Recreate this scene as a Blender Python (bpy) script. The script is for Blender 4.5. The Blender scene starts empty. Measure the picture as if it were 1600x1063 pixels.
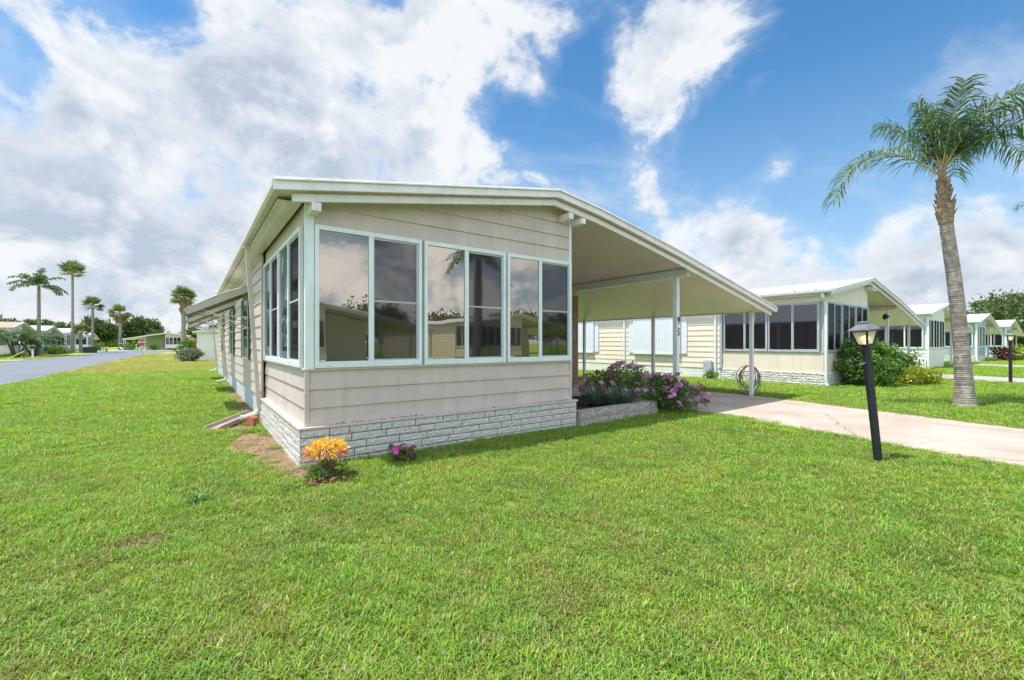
import bpy, math, random
import numpy as np
from mathutils import Vector, Matrix
R = math.radians
C = bpy.context.scene.collection
SC = bpy.context.scene
rng = np.random.default_rng(7)
random.seed(7)

# ------------------------------------------------------------------ camera
cam_d = bpy.data.cameras.new('camera')
cam = bpy.data.objects.new('camera', cam_d); C.objects.link(cam)
EYE = 1.4
YAW = math.atan(500 / 685.6)
cam.location = (0, 0, EYE)
cam.rotation_euler = (R(90), 0, -YAW)
cam_d.sensor_width = 36; cam_d.sensor_fit = 'HORIZONTAL'
cam_d.lens = 36 * 685.6 / 1600
cam_d.shift_y = 5.5 / 1600
cam_d.clip_start = 0.05; cam_d.clip_end = 3000
SC.camera = cam

# ------------------------------------------------------------------ light
SUN = Vector((-0.38, 0.13, 1.0)).normalized()          # direction towards the sun
sd = bpy.data.lights.new('sun', 'SUN'); sd.energy = 3.6; sd.angle = R(0.55); sd.color = (1.0, 0.95, 0.86)
so = bpy.data.objects.new('sun', sd); C.objects.link(so)
so.rotation_euler = SUN.to_track_quat('Z', 'Y').to_euler()
vs = SC.view_settings
vs.view_transform = 'Standard'; vs.look = 'None'; vs.exposure = 0.65; vs.gamma = 1; vs.use_curve_mapping = False
SC.cycles.use_denoising = True
SC.cycles.max_bounces = 7; SC.cycles.diffuse_bounces = 4; SC.cycles.transmission_bounces = 4; SC.cycles.glossy_bounces = 3


class NT:
    """a tiny helper for node trees"""
    def __init__(s, nt): s.nt = nt; s.n = nt.nodes; s.l = nt.links
    def new(s, t, **k):
        n = s.n.new(t)
        for a, b in k.items(): setattr(n, a, b)
        return n
    def put(s, sock, v):
        if v is None: return
        if isinstance(v, (int, float)): sock.default_value = v
        elif isinstance(v, (tuple, list, Vector)):
            sock.default_value = (tuple(v) + (1,)) if (len(v) == 3 and sock.type == 'RGBA') else tuple(v)
        else: s.l.new(v, sock)
    def m(s, op, a, b=None, c=None, clamp=False):
        n = s.new('ShaderNodeMath', operation=op, use_clamp=clamp)
        for i, v in enumerate((a, b, c)): s.put(n.inputs[i], v)
        return n.outputs[0]
    def vm(s, op, a, b=None, sc=None):
        n = s.new('ShaderNodeVectorMath', operation=op)
        s.put(n.inputs[0], a); s.put(n.inputs[1], b)
        if sc is not None: s.put(n.inputs['Scale'], sc)
        return n.outputs['Value'] if op in ('DOT_PRODUCT', 'LENGTH', 'DISTANCE') else n.outputs[0]
    def mix(s, f, a, b, mode='MIX'):
        n = s.new('ShaderNodeMix', data_type='RGBA', blend_type=mode)
        s.put(n.inputs[0], f); s.put(n.inputs[6], a); s.put(n.inputs[7], b)
        return n.outputs[2]
    def ss(s, v, a, b, lo=0., hi=1., lin=False):
        n = s.new('ShaderNodeMapRange', interpolation_type='LINEAR' if lin else 'SMOOTHSTEP')
        s.put(n.inputs[0], v); s.put(n.inputs[1], a); s.put(n.inputs[2], b); s.put(n.inputs[3], lo); s.put(n.inputs[4], hi)
        return n.outputs[0]
    def noise(s, vec, scale, detail=3, rough=.55, dist=0., lac=2.):
        n = s.new('ShaderNodeTexNoise')
        s.put(n.inputs['Vector'], vec); n.inputs['Scale'].default_value = scale
        n.inputs['Detail'].default_value = detail; n.inputs['Roughness'].default_value = rough
        n.inputs['Distortion'].default_value = dist; n.inputs['Lacunarity'].default_value = lac
        return n.outputs['Fac']
    def xyz(s, v):
        n = s.new('ShaderNodeSeparateXYZ'); s.put(n.inputs[0], v); return n.outputs
    def comb(s, x, y, z):
        n = s.new('ShaderNodeCombineXYZ')
        for i, v in enumerate((x, y, z)): s.put(n.inputs[i], v)
        return n.outputs[0]
    def bump(s, h, strength, dist=.01):
        n = s.new('ShaderNodeBump'); n.inputs['Strength'].default_value = strength; n.inputs['Distance'].default_value = dist
        s.put(n.inputs['Height'], h); return n.outputs[0]


FWD = Vector((math.sin(YAW), math.cos(YAW), 0)); RGT = Vector((math.cos(YAW), -math.sin(YAW), 0))


def sky_dir(u, v):
    return (FWD + RGT * ((u - 800) / 685.6) + Vector((0, 0, (537 - v) / 685.6))).normalized()


COVER = [  # where it is cloudy (+) or clear (-): a picture direction, an angular size in degrees, a weight
    (110, 230, 15, 0.31), (330, 150, 13, 0.29), (470, 300, 13, 0.29), (560, 90, 11, 0.31), (690, 100, 8, 0.31), (790, 60, 6, 0.26), (850, 40, 4, 0.15), (660, 215, 6, 0.19),
    (60, 400, 15, 0.29), (300, 420, 13, 0.29), (1010, 50, 5, 0.27), (1090, 40, 5, 0.27), (1170, 45, 6, 0.25), (1040, 130, 5, 0.25), (1010, 200, 3.6, 0.26), (1090, 105, 3.5, 0.17), (1012, 285, 2.0, 0.26),
    (1225, 257, 2.5, .90), (1230, 312, 2.0, -0.27), (1290, 350, 3.5, -0.18), (985, 110, 4, 0.17), (1200, 90, 4, 0.19), (860, 285, 5., .34), (760, 262, 4.4, .34), (1155, 330, 3.4, .42), (1125, 390, 5, 0.22), (1240, 400, 6, 0.10),
    (1540, 420, 6, 0.29), (1430, 440, 7, 0.21), (1330, 470, 8, 0.17), (1440, 290, 4, 0.12), (1590, 370, 4, 0.12),
    (1420, 80, 15, -0.45), (1250, 170, 8, -0.36), (960, 250, 4, -0.27), (905, 150, 3.6, -0.50), (915, 70, 2.6, -0.45), (790, 190, 2.8, -0.45), (1330, 300, 5, -0.25), (840, 215, 4, -0.36), (1120, 230, 5, -0.32),
    (30, 40, 4.5, -0.38), (230, 0, 4.2, -0.45), (300, 25, 2.6, -0.31), (605, 8, 1.8, -0.23), (20, 150, 2.6, -0.23), (880, 235, 3, -0.31), (1060, 330, 4, .12), (1330, 210, 3, .10), (1500, 250, 5, .10), (1180, 380, 3, .2), (980, 300, 3, .14), (1290, 430, 4, .2)]
GREY = [(100, 425, 9, .50), (260, 430, 7, .36), (40, 330, 7, .30), (560, 235, 6, .80), (480, 200, 8, .35), (300, 330, 7, .45), (170, 190, 5, .35), (640, 250, 4, .5), (700, 60, 5, .15),
        (1440, 420, 6, .5), (1330, 440, 7, .4), (1560, 440, 6, .45), (1200, 415, 4, .3), (1030, 40, 3, .35)]


def build_world():
    w = bpy.data.worlds.new('World'); SC.world = w; w.use_nodes = True
    t = NT(w.node_tree); t.n.clear()
    d = t.vm('NORMALIZE', t.new('ShaderNodeTexCoord').outputs['Generated'])
    sky = t.new('ShaderNodeTexSky'); sky.sky_type = 'NISHITA'; sky.sun_disc = False
    sky.sun_elevation = math.asin(SUN.z); sky.sun_rotation = math.atan2(SUN.x, SUN.y)
    sky.air_density = 1.0; sky.dust_density = 0.6; sky.ozone_density = 2.2
    base = sky.outputs[0]
    x, y, z = t.xyz(d)
    base = t.mix(1.0, base, (0.62, 1.18, 1.42), 'MULTIPLY')
    zc = t.m('MAXIMUM', z, 0.0)
    base = t.mix(t.ss(zc, 0.0, 0.55, 0.62, 0.0), base, (4.3, 5.6, 6.9))
    # clouds: a layer seen in perspective, plus where the heaps of cloud stand in this sky
    den = t.m('ADD', zc, 0.14)
    p = t.comb(t.m('DIVIDE', x, den), t.m('DIVIDE', y, den), t.m('MULTIPLY', z, 1.2))
    n1 = t.noise(p, 1.3, 10, .60, .15)
    pd = t.vm('ADD', t.vm('MULTIPLY', d, (1., 1., 1.35)), (2., 5., 1.))
    n3 = t.noise(pd, 6.2, 12, .60, .25)
    n4 = t.noise(t.vm('ADD', pd, (.022, -.008, -.045)), 6.2, 12, .60, .25)      # the same field nearer the sun: its difference lights the heaps
    n5 = t.noise(t.vm('ADD', pd, (7., 1., 3.)), 3.0, 6, .55, .1)
    def heap(blobs):
        tot = None
        for (u, v, s, wt) in blobs:
            dt = t.vm('DOT_PRODUCT', d, sky_dir(u, v))
            g = t.m('EXPONENT', t.m('MULTIPLY', t.m('SUBTRACT', dt, 1.0), 1.0 / (1 - math.cos(R(s)))))
            g = t.m('MULTIPLY', g, wt)
            tot = g if tot is None else t.m('ADD', tot, g)
        return tot
    cov = heap(COVER)
    cov = t.m('MINIMUM', cov, .55)
    horizon = t.ss(zc, 0.0, 0.30, .16, 0.)
    dF = t.vm('DOT_PRODUCT', d, FWD)
    behind = t.ss(dF, .25, -.3, 0., .22)
    cov = t.m('ADD', t.m('ADD', cov, horizon), behind)
    f = t.m('ADD', t.m('ADD', t.m('MULTIPLY', t.m('SUBTRACT', n1, .5), .55), t.m('MULTIPLY', t.m('SUBTRACT', n3, .5), 2.3)), cov)
    dens = t.ss(f, 0.0, 0.44)
    n6 = t.noise(t.vm('MULTIPLY', p, (.6, 1.5, 1.)), 1.6, 8, .62, .6)
    veil = t.m('ADD', t.ss(f, -.2, 0.25, 0., .22), t.m('MULTIPLY', t.ss(n6, .47, .72), t.ss(zc, .62, .12, 0., .42)))
    dens = t.m('MAXIMUM', dens, veil)
    thick = t.ss(f, 0.15, 0.75)
    lit = t.m('MULTIPLY', t.m('SUBTRACT', n3, n4), 4.6)
    gg = t.m('ADD', t.m('MULTIPLY', t.m('SUBTRACT', n5, .50), 2.3), t.m('MULTIPLY', heap(GREY), .8))
    gg = t.m('SUBTRACT', t.m('ADD', gg, .22), lit)
    gg = t.m('MULTIPLY', t.m('MAXIMUM', gg, 0.), t.m('ADD', t.m('MULTIPLY', thick, .8), .2), clamp=True)
    cc = t.mix(gg, (7.0, 7.2, 7.45), (3.9, 4.55, 5.45))
    # unseen cloud overhead and behind the viewer brightened: added fill for shaded walls
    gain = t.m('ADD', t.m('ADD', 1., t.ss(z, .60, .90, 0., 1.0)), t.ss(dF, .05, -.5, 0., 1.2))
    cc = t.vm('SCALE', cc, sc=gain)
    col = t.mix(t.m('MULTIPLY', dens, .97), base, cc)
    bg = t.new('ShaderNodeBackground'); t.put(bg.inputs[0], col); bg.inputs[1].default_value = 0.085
    out = t.new('ShaderNodeOutputWorld'); t.l.new(bg.outputs[0], out.inputs[0])
    w.cycles.sampling_method = 'MANUAL'; w.cycles.sample_map_resolution = 512


build_world()

# ------------------------------------------------------------------ materials
MATS = {}


def newmat(name):
    m = bpy.data.materials.new(name); m.use_nodes = True
    t = NT(m.node_tree)
    return m, t, t.n['Principled BSDF']


def surf(name, col, rough=.6, spec=.4, var=.12, vscale=3., dirt=None, dirt_amt=0., dscale=1.2, streak=False, bump=0., bscale=40., metal=0.):
    """paint, metal, concrete: one colour with patchy variation, dirt and a fine bump"""
    if name in MATS: return MATS[name]
    m, t, b = newmat(name)
    oc = t.new('ShaderNodeTexCoord').outputs['Object']
    n = t.noise(oc, vscale, 5, .6)
    lo = tuple(c * (1 - var) for c in col); hi = tuple(min(1, c * (1 + var)) for c in col)
    c = t.mix(t.ss(n, .3, .7), lo, hi)
    if dirt:
        vec = oc
        if streak: vec = t.vm('MULTIPLY', oc, (7., 7., .7))
        dn = t.noise(vec, dscale, 6, .65)
        c = t.mix(t.m('MULTIPLY', t.ss(dn, .48, .75), dirt_amt), c, dirt)
    t.put(b.inputs['Base Color'], c)
    b.inputs['Roughness'].default_value = rough; b.inputs['Specular IOR Level'].default_value = spec; b.inputs['Metallic'].default_value = metal
    if bump: t.put(b.inputs['Normal'], t.bump(t.noise(oc, bscale, 4, .6), bump, .01))
    MATS[name] = m
    return m


def leafmat(name, dark, light, trans=.35, gloss=.06, rough=.4, world_var=0.):
    """foliage: per-leaf colour from the attribute 'rnd', light comes through the blade"""
    m = bpy.data.materials.new(name); m.use_nodes = True
    t = NT(m.node_tree); t.n.clear()
    a = t.new('ShaderNodeAttribute'); a.attribute_name = 'rnd'
    oi = t.new('ShaderNodeObjectInfo')
    f = t.m('ADD', t.m('MULTIPLY', a.outputs['Fac'], .75), t.m('MULTIPLY', oi.outputs['Random'], .25))
    c = t.mix(f, dark, light)
    d = t.new('ShaderNodeBsdfDiffuse'); t.put(d.inputs[0], c)
    tr = t.new('ShaderNodeBsdfTranslucent'); t.put(tr.inputs[0], t.mix(1., c, (1.25, 1.15, .6), 'MULTIPLY'))
    g = t.new('ShaderNodeBsdfGlossy'); g.inputs['Roughness'].default_value = rough; t.put(g.inputs[0], (1, 1, 1))
    m1 = t.new('ShaderNodeMixShader'); m1.inputs[0].default_value = trans; t.l.new(d.outputs[0], m1.inputs[1]); t.l.new(tr.outputs[0], m1.inputs[2])
    m2 = t.new('ShaderNodeMixShader'); m2.inputs[0].default_value = gloss; t.l.new(m1.outputs[0], m2.inputs[1]); t.l.new(g.outputs[0], m2.inputs[2])
    o = t.new('ShaderNodeOutputMaterial'); t.l.new(m2.outputs[0], o.inputs[0])
    MATS[name] = m
    return m


def grassmat():
    m = bpy.data.materials.new('grass_blade'); m.use_nodes = True
    t = NT(m.node_tree); t.n.clear()
    a = t.new('ShaderNodeAttribute'); a.attribute_name = 'rnd'
    oi = t.new('ShaderNodeObjectInfo')
    P = t.new('ShaderNodeNewGeometry').outputs['Position']
    n1 = t.noise(P, .55, 4, .6); n2 = t.noise(t.vm('ADD', P, (9, 4, 0)), 2.2, 4, .6); n3 = t.noise(t.vm('ADD', P, (2, 8, 0)), 1.1, 3, .6)
    f = t.m('ADD', t.m('MULTIPLY', a.outputs['Fac'], .6), t.m('MULTIPLY', oi.outputs['Random'], .4))
    c = t.mix(f, (.095, .260, .015), (.370, .635, .056))
    hue = t.m('FRACT', t.m('MULTIPLY', a.outputs['Fac'], 17.3))
    c = t.mix(t.m('MULTIPLY', t.m('GREATER_THAN', hue, .80), .7), c, (.130, .340, .105))      # some bluer blades
    c = t.mix(t.m('MULTIPLY', t.m('LESS_THAN', hue, .16), .7), c, (.500, .600, .055))         # some yellow ones
    c = t.mix(t.m('MULTIPLY', t.ss(n1, .45, .68), .50), c, (.380, .530, .045))
    c = t.mix(t.m('MULTIPLY', t.ss(n3, .5, .66), .40), c, (.100, .270, .036))
    n4 = t.noise(t.vm('ADD', P, (5, 3, 0)), 6.5, 3, .6)
    dry = t.m('MULTIPLY', t.ss(t.m('ADD', t.m('MULTIPLY', hue, .30), t.m('ADD', t.m('MULTIPLY', n2, .6), t.m('MULTIPLY', n4, .4))), .72, .84), .8)
    c = t.mix(dry, c, (.36, .29, .12))
    c = t.mix(t.m('GREATER_THAN', a.outputs['Fac'], .93), c, (.46, .36, .18))
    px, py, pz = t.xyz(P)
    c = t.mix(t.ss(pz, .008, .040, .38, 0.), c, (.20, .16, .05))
    far = t.m('MULTIPLY', t.m('MULTIPLY', t.ss(py, 25., 31.), t.ss(px, -10., -3., .35, 1.)), t.ss(t.noise(P, .13, 3, .6), .36, .55, .30, .80)) 
    c = t.mix(far, c, (.44, .37, .15))
    d = t.new('ShaderNodeBsdfDiffuse'); t.put(d.inputs[0], c)
    tr = t.new('ShaderNodeBsdfTranslucent'); t.put(tr.inputs[0], t.mix(1., c, (1.2, 1.15, .6), 'MULTIPLY'))
    g = t.new('ShaderNodeBsdfGlossy'); g.inputs['Roughness'].default_value = .45
    m1 = t.new('ShaderNodeMixShader'); m1.inputs[0].default_value = .38; t.l.new(d.outputs[0], m1.inputs[1]); t.l.new(tr.outputs[0], m1.inputs[2])
    m2 = t.new('ShaderNodeMixShader'); m2.inputs[0].default_value = .035; t.l.new(m1.outputs[0], m2.inputs[1]); t.l.new(g.outputs[0], m2.inputs[2])
    o = t.new('ShaderNodeOutputMaterial'); t.l.new(m2.outputs[0], o.inputs[0])
    return m


def groundmat():
    m, t, b = newmat('lawn_ground')
    P = t.new('ShaderNodeNewGeometry').outputs['Position']
    px, py, pz = t.xyz(P)
    n1 = t.noise(P, .5, 5, .6); n2 = t.noise(P, 9., 5, .7); n3 = t.noise(P, 60., 3, .7)
    soil = t.mix(n3, (.075, .062, .030), (.17, .135, .075))
    dist = t.vm('LENGTH', P)
    g = t.mix(t.ss(n2, .3, .7), (.170, .330, .028), (.310, .480, .045))
    g = t.mix(t.m('MULTIPLY', t.ss(n1, .45, .66), .5), g, (.24, .30, .05))
    far = t.m('MULTIPLY', t.m('MULTIPLY', t.ss(py, 25., 31.), t.ss(px, -10., -3., .35, 1.)), t.ss(t.noise(P, .13, 3, .6), .36, .55, .30, .80)) 
    g = t.mix(far, g, (.44, .37, .15))
    c = t.mix(t.ss(dist, 9., 30.), t.mix(.55, soil, g), g)
    # bare sandy soil: beside the sunroom wall and in worn patches of the lawn
    bare = None
    for (x, y, rx, ry) in PATCHES:
        q = t.m('ADD', t.m('POWER', t.m('DIVIDE', t.m('SUBTRACT', px, x), rx), 2.), t.m('POWER', t.m('DIVIDE', t.m('SUBTRACT', py, y), ry), 2.))
        q = t.ss(t.m('ADD', q, t.m('MULTIPLY', t.m('SUBTRACT', n2, .5), 1.2)), 1.3, .7)
        bare = q if bare is None else t.m('MAXIMUM', bare, q)
    sand = t.mix(t.ss(n3, .3, .7), (.21, .135, .085), (.43, .31, .20))
    sand = t.mix(t.m('MULTIPLY', t.ss(t.noise(P, 5., 4, .6), .55, .7), .7), sand, (.10, .085, .08))
    c = t.mix(bare, c, sand)
    t.put(b.inputs['Base Color'], c); b.inputs['Roughness'].default_value = .95; b.inputs['Specular IOR Level'].default_value = .1
    t.put(b.inputs['Normal'], t.bump(t.m('ADD', n3, t.m('MULTIPLY', n2, 2.)), .6, .03))
    return m


PATCHES = [(.72, 7.0, .32, .95), (.86, 6.0, .22, .7), (.62, 8.7, .3, .5), (.93, 12.5, .16, 3.5), (-.31, 4.0, .17, .10), (-.05, 3.45, .09, .06), (.93, 5.15, .22, .25), (1.1, 4.62, .16, .12)]


def glassmat(name, tint, amt, inner, rough=.0):
    m = bpy.data.materials.new(name); m.use_nodes = True
    t = NT(m.node_tree); t.n.clear()
    oc = t.new('ShaderNodeTexCoord').outputs['Object']
    g = t.new('ShaderNodeBsdfGlossy'); t.put(g.inputs[0], tint); g.inputs['Roughness'].default_value = rough
    t.put(g.inputs['Normal'], t.bump(t.noise(oc, 1.1, 2, .5), .12, .02))
    d = t.new('ShaderNodeBsdfDiffuse'); t.put(d.inputs[0], inner)
    mx = t.new('ShaderNodeMixShader'); mx.inputs[0].default_value = amt
    t.l.new(d.outputs[0], mx.inputs[1]); t.l.new(g.outputs[0], mx.inputs[2])
    o = t.new('ShaderNodeOutputMaterial'); t.l.new(mx.outputs[0], o.inputs[0])
    MATS[name] = m
    return m


SIDING = surf('beige_siding', (.57, .485, .445), .5, .35, .06, 2., (.40, .35, .28), .45, 1.1, True, .15, 60)
SIDING_DK = surf('brown_siding', (.30, .19, .13), .6, .3, .1, 3.)
CREAM = surf('cream_siding', (.78, .69, .58), .5, .35, .04, 2., (.5, .42, .28), .25, 1.0, True)
WHITE_SID = surf('white_siding', (.78, .77, .74), .5, .35, .04, 2., (.5, .5, .45), .25, 1.0, True)
BLUE_SID = surf('blue_grey_siding', (.33, .42, .50), .5, .35, .06, 2., (.25, .3, .33), .3, 1.0, True)
TEAL_SID = surf('pale_teal_siding', (.36, .52, .54), .5, .35, .06, 2.)
GREEN_SID = surf('pale_green_siding', (.46, .53, .30), .5, .35, .06, 2.)
TRIM = surf('white_trim', (.74, .78, .80), .35, .5, .05, 4., (.45, .48, .45), .22, 2.0, True)
FASCIA = surf('weathered_fascia', (.81, .77, .80), .4, .45, .06, 3., (.42, .45, .36), .35, 1.6, True)
ROOFW = surf('white_roof', (.66, .66, .66), .45, .4, .06, 2., (.46, .45, .41), .4, .8)
ROOFG = surf('grey_roof', (.42, .41, .40), .7, .3, .1, 2.)
ROOFP = surf('faded_pink_roof', (.42, .31, .26), .8, .2, .1, 2.)
CEIL = surf('cream_ceiling', (.90, .77, .715), .25, .5, .03, 1.5, (.60, .52, .38), .3, .7)
SOFFIT = surf('stained_soffit', (.78, .73, .66), .3, .5, .06, 2., (.46, .36, .18), .40, 1.3)
GUTTER = surf('cream_gutter', (.62, .58, .50), .35, .45, .05, 3., (.4, .36, .28), .3, 1.5, True)
SKIRT = surf('blue_grey_skirting', (.52, .56, .60), .6, .3, .08, 2., (.35, .38, .40), .5, 1.5, True)
FRAMEG = surf('grey_aluminium', (.42, .46, .50), .35, .5, .06, 3.)
SHUT = surf('dark_shutter', (.06, .05, .05), .5, .4, .1, 5.)
WBOARD = surf('white_shutter_panel', (.72, .75, .80), .4, .4, .03, 5., bump=.2, bscale=8)
AWN = surf('taupe_awning', (.46, .42, .37), .45, .4, .05, 2.)
BLACK = surf('black_paint', (.018, .020, .026), .45, .45, .25, 8.)
GREYMET = surf('grey_lamp_metal', (.15, .16, .18), .45, .5, .2, 9.)
BRICKW = surf('white_split_block', (.64, .615, .58), .9, .15, .14, 22., (.33, .32, .31), .7, 24.0, False, 1., 70)
STONEW = surf('white_stone', (.70, .68, .64), .85, .2, .15, 6., (.38, .37, .34), .5, 4.0, False, .8, 40)
MORTAR = surf('grey_mortar', (.10, .105, .11), .95, .1, .2, 20.)
BLOCKG = surf('rough_grey_block', (.43, .39, .35), .9, .15, .25, 28., (.17, .15, .14), .75, 22., False, 1., 60)
CONC = surf('grey_concrete', (.42, .40, .38), .85, .2, .1, 3., (.25, .24, .22), .4, 2., False, .4, 80)
SPLASH = surf('mauve_plastic', (.40, .33, .30), .6, .3, .1, 6., (.25, .2, .17), .4, 4.)
REDBRICK = surf('red_brick', (.34, .13, .09), .9, .2, .2, 20., bump=.5)
MULCH = surf('dark_mulch', (.075, .05, .04), .95, .1, .5, 40., bump=1., bscale=50)
MAT = surf('black_rubber', (.02, .02, .02), .8, .2, .2, 30.)
HOSE = surf('brown_hose', (.26, .20, .17), .5, .4, .15, 10.)
ASPH = surf('asphalt', (.190, .205, .235), .85, .25, .08, .25, (.13, .14, .16), .4, .6, False, .3, 90)
TRUNKG = surf('grey_palm_trunk', (.29, .255, .225), .9, .15, .28, 9., (.50, .46, .41), .75, 4.5, False, .9, 60)
BOOT = surf('palm_boot', (.25, .185, .13), .9, .15, .35, 14., (.42, .34, .25), .5, 8., False, .8, 40)
PETIOLE = surf('palm_stalk', (.42, .34, .17), .6, .3, .2, 9.)
BARK = surf('bark', (.13, .10, .075), .9, .1, .3, 9., bump=.8, bscale=30)
STEM = surf('plant_stem', (.20, .13, .08), .8, .2, .3, 20.)
CARW = surf('car_paint', (.62, .63, .65), .25, .6, .02, 2.)
TYRE = surf('tyre_rubber', (.02, .02, .02), .8, .2, .1, 9.)
STEEL = surf('galvanised_steel', (.36, .37, .38), .45, .5, .1, 9., metal=.4)
GREENBOX = surf('green_cabinet', (.045, .085, .05), .6, .3, .1, 4.)
YEL = surf('yellow_guard', (.80, .62, .06), .5, .4, .05, 5.)
REDS = surf('stop_red', (.50, .02, .03), .5, .4, .05, 4.)
WSIGN = surf('sign_white', (.80, .80, .80), .5, .4, .03, 4.)
DIGIT = surf('dark_digit', (.04, .04, .05), .5, .4, .1, 8.)
MIRROR = glassmat('bronze_mirror_glass', (.46, .40, .345), .62, (.115, .102, .088), .012)
CLEARG = glassmat('clear_window_glass', (.62, .68, .74), .55, (.06, .07, .08))
SCREEN = glassmat('insect_screen', (.19, .178, .172), .45, (.030, .028, .028), .04)
DARKWIN = glassmat('dark_screen_window', (.45, .46, .50), .16, (.016, .014, .018), .04)
CARGL = glassmat('car_glass', (.7, .75, .8), .30, (.02, .02, .025))
FROST = surf('frosted_lamp_glass', (.60, .62, .58), .35, .5, .03, 6.)
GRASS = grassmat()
GROUND = groundmat()
L_PALM = leafmat('queen_palm_leaf', (.042, .105, .045), (.150, .255, .105), .32, .035, .45)
L_FAN = leafmat('fan_palm_leaf', (.060, .115, .045), (.25, .32, .13), .32, .04, .4)
L_DEAD = leafmat('dry_frond', (.17, .10, .05), (.34, .24, .13), .25, .03)
L_TREE = leafmat('tree_leaf', (.048, .100, .030), (.170, .255, .075), .32, .03, .45)
L_OAK = leafmat('oak_leaf', (.050, .098, .035), (.165, .240, .085), .32, .03, .45)
L_HEDGE = leafmat('hedge_leaf', (.045, .130, .020), (.220, .400, .050), .35, .05, .35)
L_YEL = leafmat('lime_leaf', (.15, .24, .02), (.42, .46, .03), .35, .05)
L_SAGE = leafmat('sage_leaf', (.13, .15, .10), (.27, .29, .21), .25, .04)
L_SHRUB = leafmat('shrub_leaf', (.060, .125, .036), (.210, .340, .085), .35, .04)
L_AGAVE = leafmat('grey_green_leaf', (.060, .110, .072), (.170, .250, .165), .2, .08)
L_FLOWER = leafmat('purple_petal', (.52, .20, .48), (.80, .45, .72), .3, .03)
L_MAG = leafmat('magenta_petal', (.72, .05, .52), (.90, .14, .72), .3, .03)
L_CROT = leafmat('croton_leaf', (.76, .48, .04), (.95, .78, .14), .3, .08)
L_CROT2 = leafmat('croton_red_leaf', (.62, .16, .09), (.95, .58, .36), .3, .08)
L_DARKRED = leafmat('dark_red_leaf', (.05, .015, .015), (.16, .05, .04), .25, .04)
L_WEED = leafmat('weed_leaf', (.06, .19, .04), (.15, .34, .09), .3, .02)

bm_ = bpy.data.materials.new('lit_bulb'); bm_.use_nodes = True
_t = NT(bm_.node_tree); _b = _t.n['Principled BSDF']; _b.inputs['Base Color'].default_value = (1, .8, .55, 1)
_b.inputs['Emission Color'].default_value = (1, .72, .38, 1); _b.inputs['Emission Strength'].default_value = 2.4
BULB = bm_


def pinkmat():
    m, t, b = newmat('pink_concrete')
    P = t.new('ShaderNodeNewGeometry').outputs['Position']
    n = t.noise(P, 1.1, 6, .65); n2 = t.noise(P, 70., 3, .6)
    c = t.mix(t.ss(n, .32, .68), (.43, .345, .29), (.54, .45, .385))
    c = t.mix(t.m('MULTIPLY', t.ss(t.noise(t.vm('MULTIPLY', P, (3., .5, 1.)), 1.2, 5, .65), .55, .75), .4), c, (.34, .27, .235))
    c = t.mix(t.m('MULTIPLY', n2, .2), c, (.35, .29, .26))
    sx_, sy_, _ = t.xyz(P)
    tr = t.m('ADD', sx_, t.m('MULTIPLY', sy_, -.25))           # along the drive, which runs askew
    w_ = None
    for x0 in (8.35, 9.95):
        q = t.m('EXPONENT', t.m('MULTIPLY', t.m('POWER', t.m('SUBTRACT', tr, x0), 2.), -16.)); w_ = q if w_ is None else t.m('ADD', w_, q)
    c = t.mix(t.m('MULTIPLY', w_, t.ss(t.noise(t.vm('MULTIPLY', P, (2.5, .6, 1.)), 1.5, 5, .65), .35, .7, 0., .40)), c, (.27, .215, .195))
    sp = t.noise(P, 3.1, 2, .5); c = t.mix(t.ss(sp, .70, .76, 0., .5), c, (.20, .16, .15))
    # the fine crack across the slab
    v = t.new('ShaderNodeTexVoronoi', feature='DISTANCE_TO_EDGE'); v.inputs['Scale'].default_value = .23
    t.put(v.inputs['Vector'], t.vm('ADD', P, t.vm('SCALE', t.comb(t.noise(P, 2., 4, .6), t.noise(t.vm('ADD', P, (5, 5, 0)), 2., 4, .6), 0.), sc=.5)))
    c = t.mix(t.ss(v.outputs['Distance'], .0, .004, .75, 0.), c, (.13, .10, .09))
    t.put(b.inputs['Base Color'], c); b.inputs['Roughness'].default_value = .85; b.inputs['Specular IOR Level'].default_value = .2
    t.put(b.inputs['Normal'], t.bump(n2, .25, .006))
    return m


PINK = pinkmat()


# ------------------------------------------------------------------ mesh helpers
def finish(name, me, mat, parent=None, loc=None, smooth=False, extra=None):
    o = bpy.data.objects.new(name, me); C.objects.link(o)
    if mat is not None: me.materials.append(mat)
    if parent is not None: o.parent = parent
    if loc is not None: o.location = loc
    if smooth:
        me.polygons.foreach_set('use_smooth', np.ones(len(me.polygons), bool))
    return o


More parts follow.
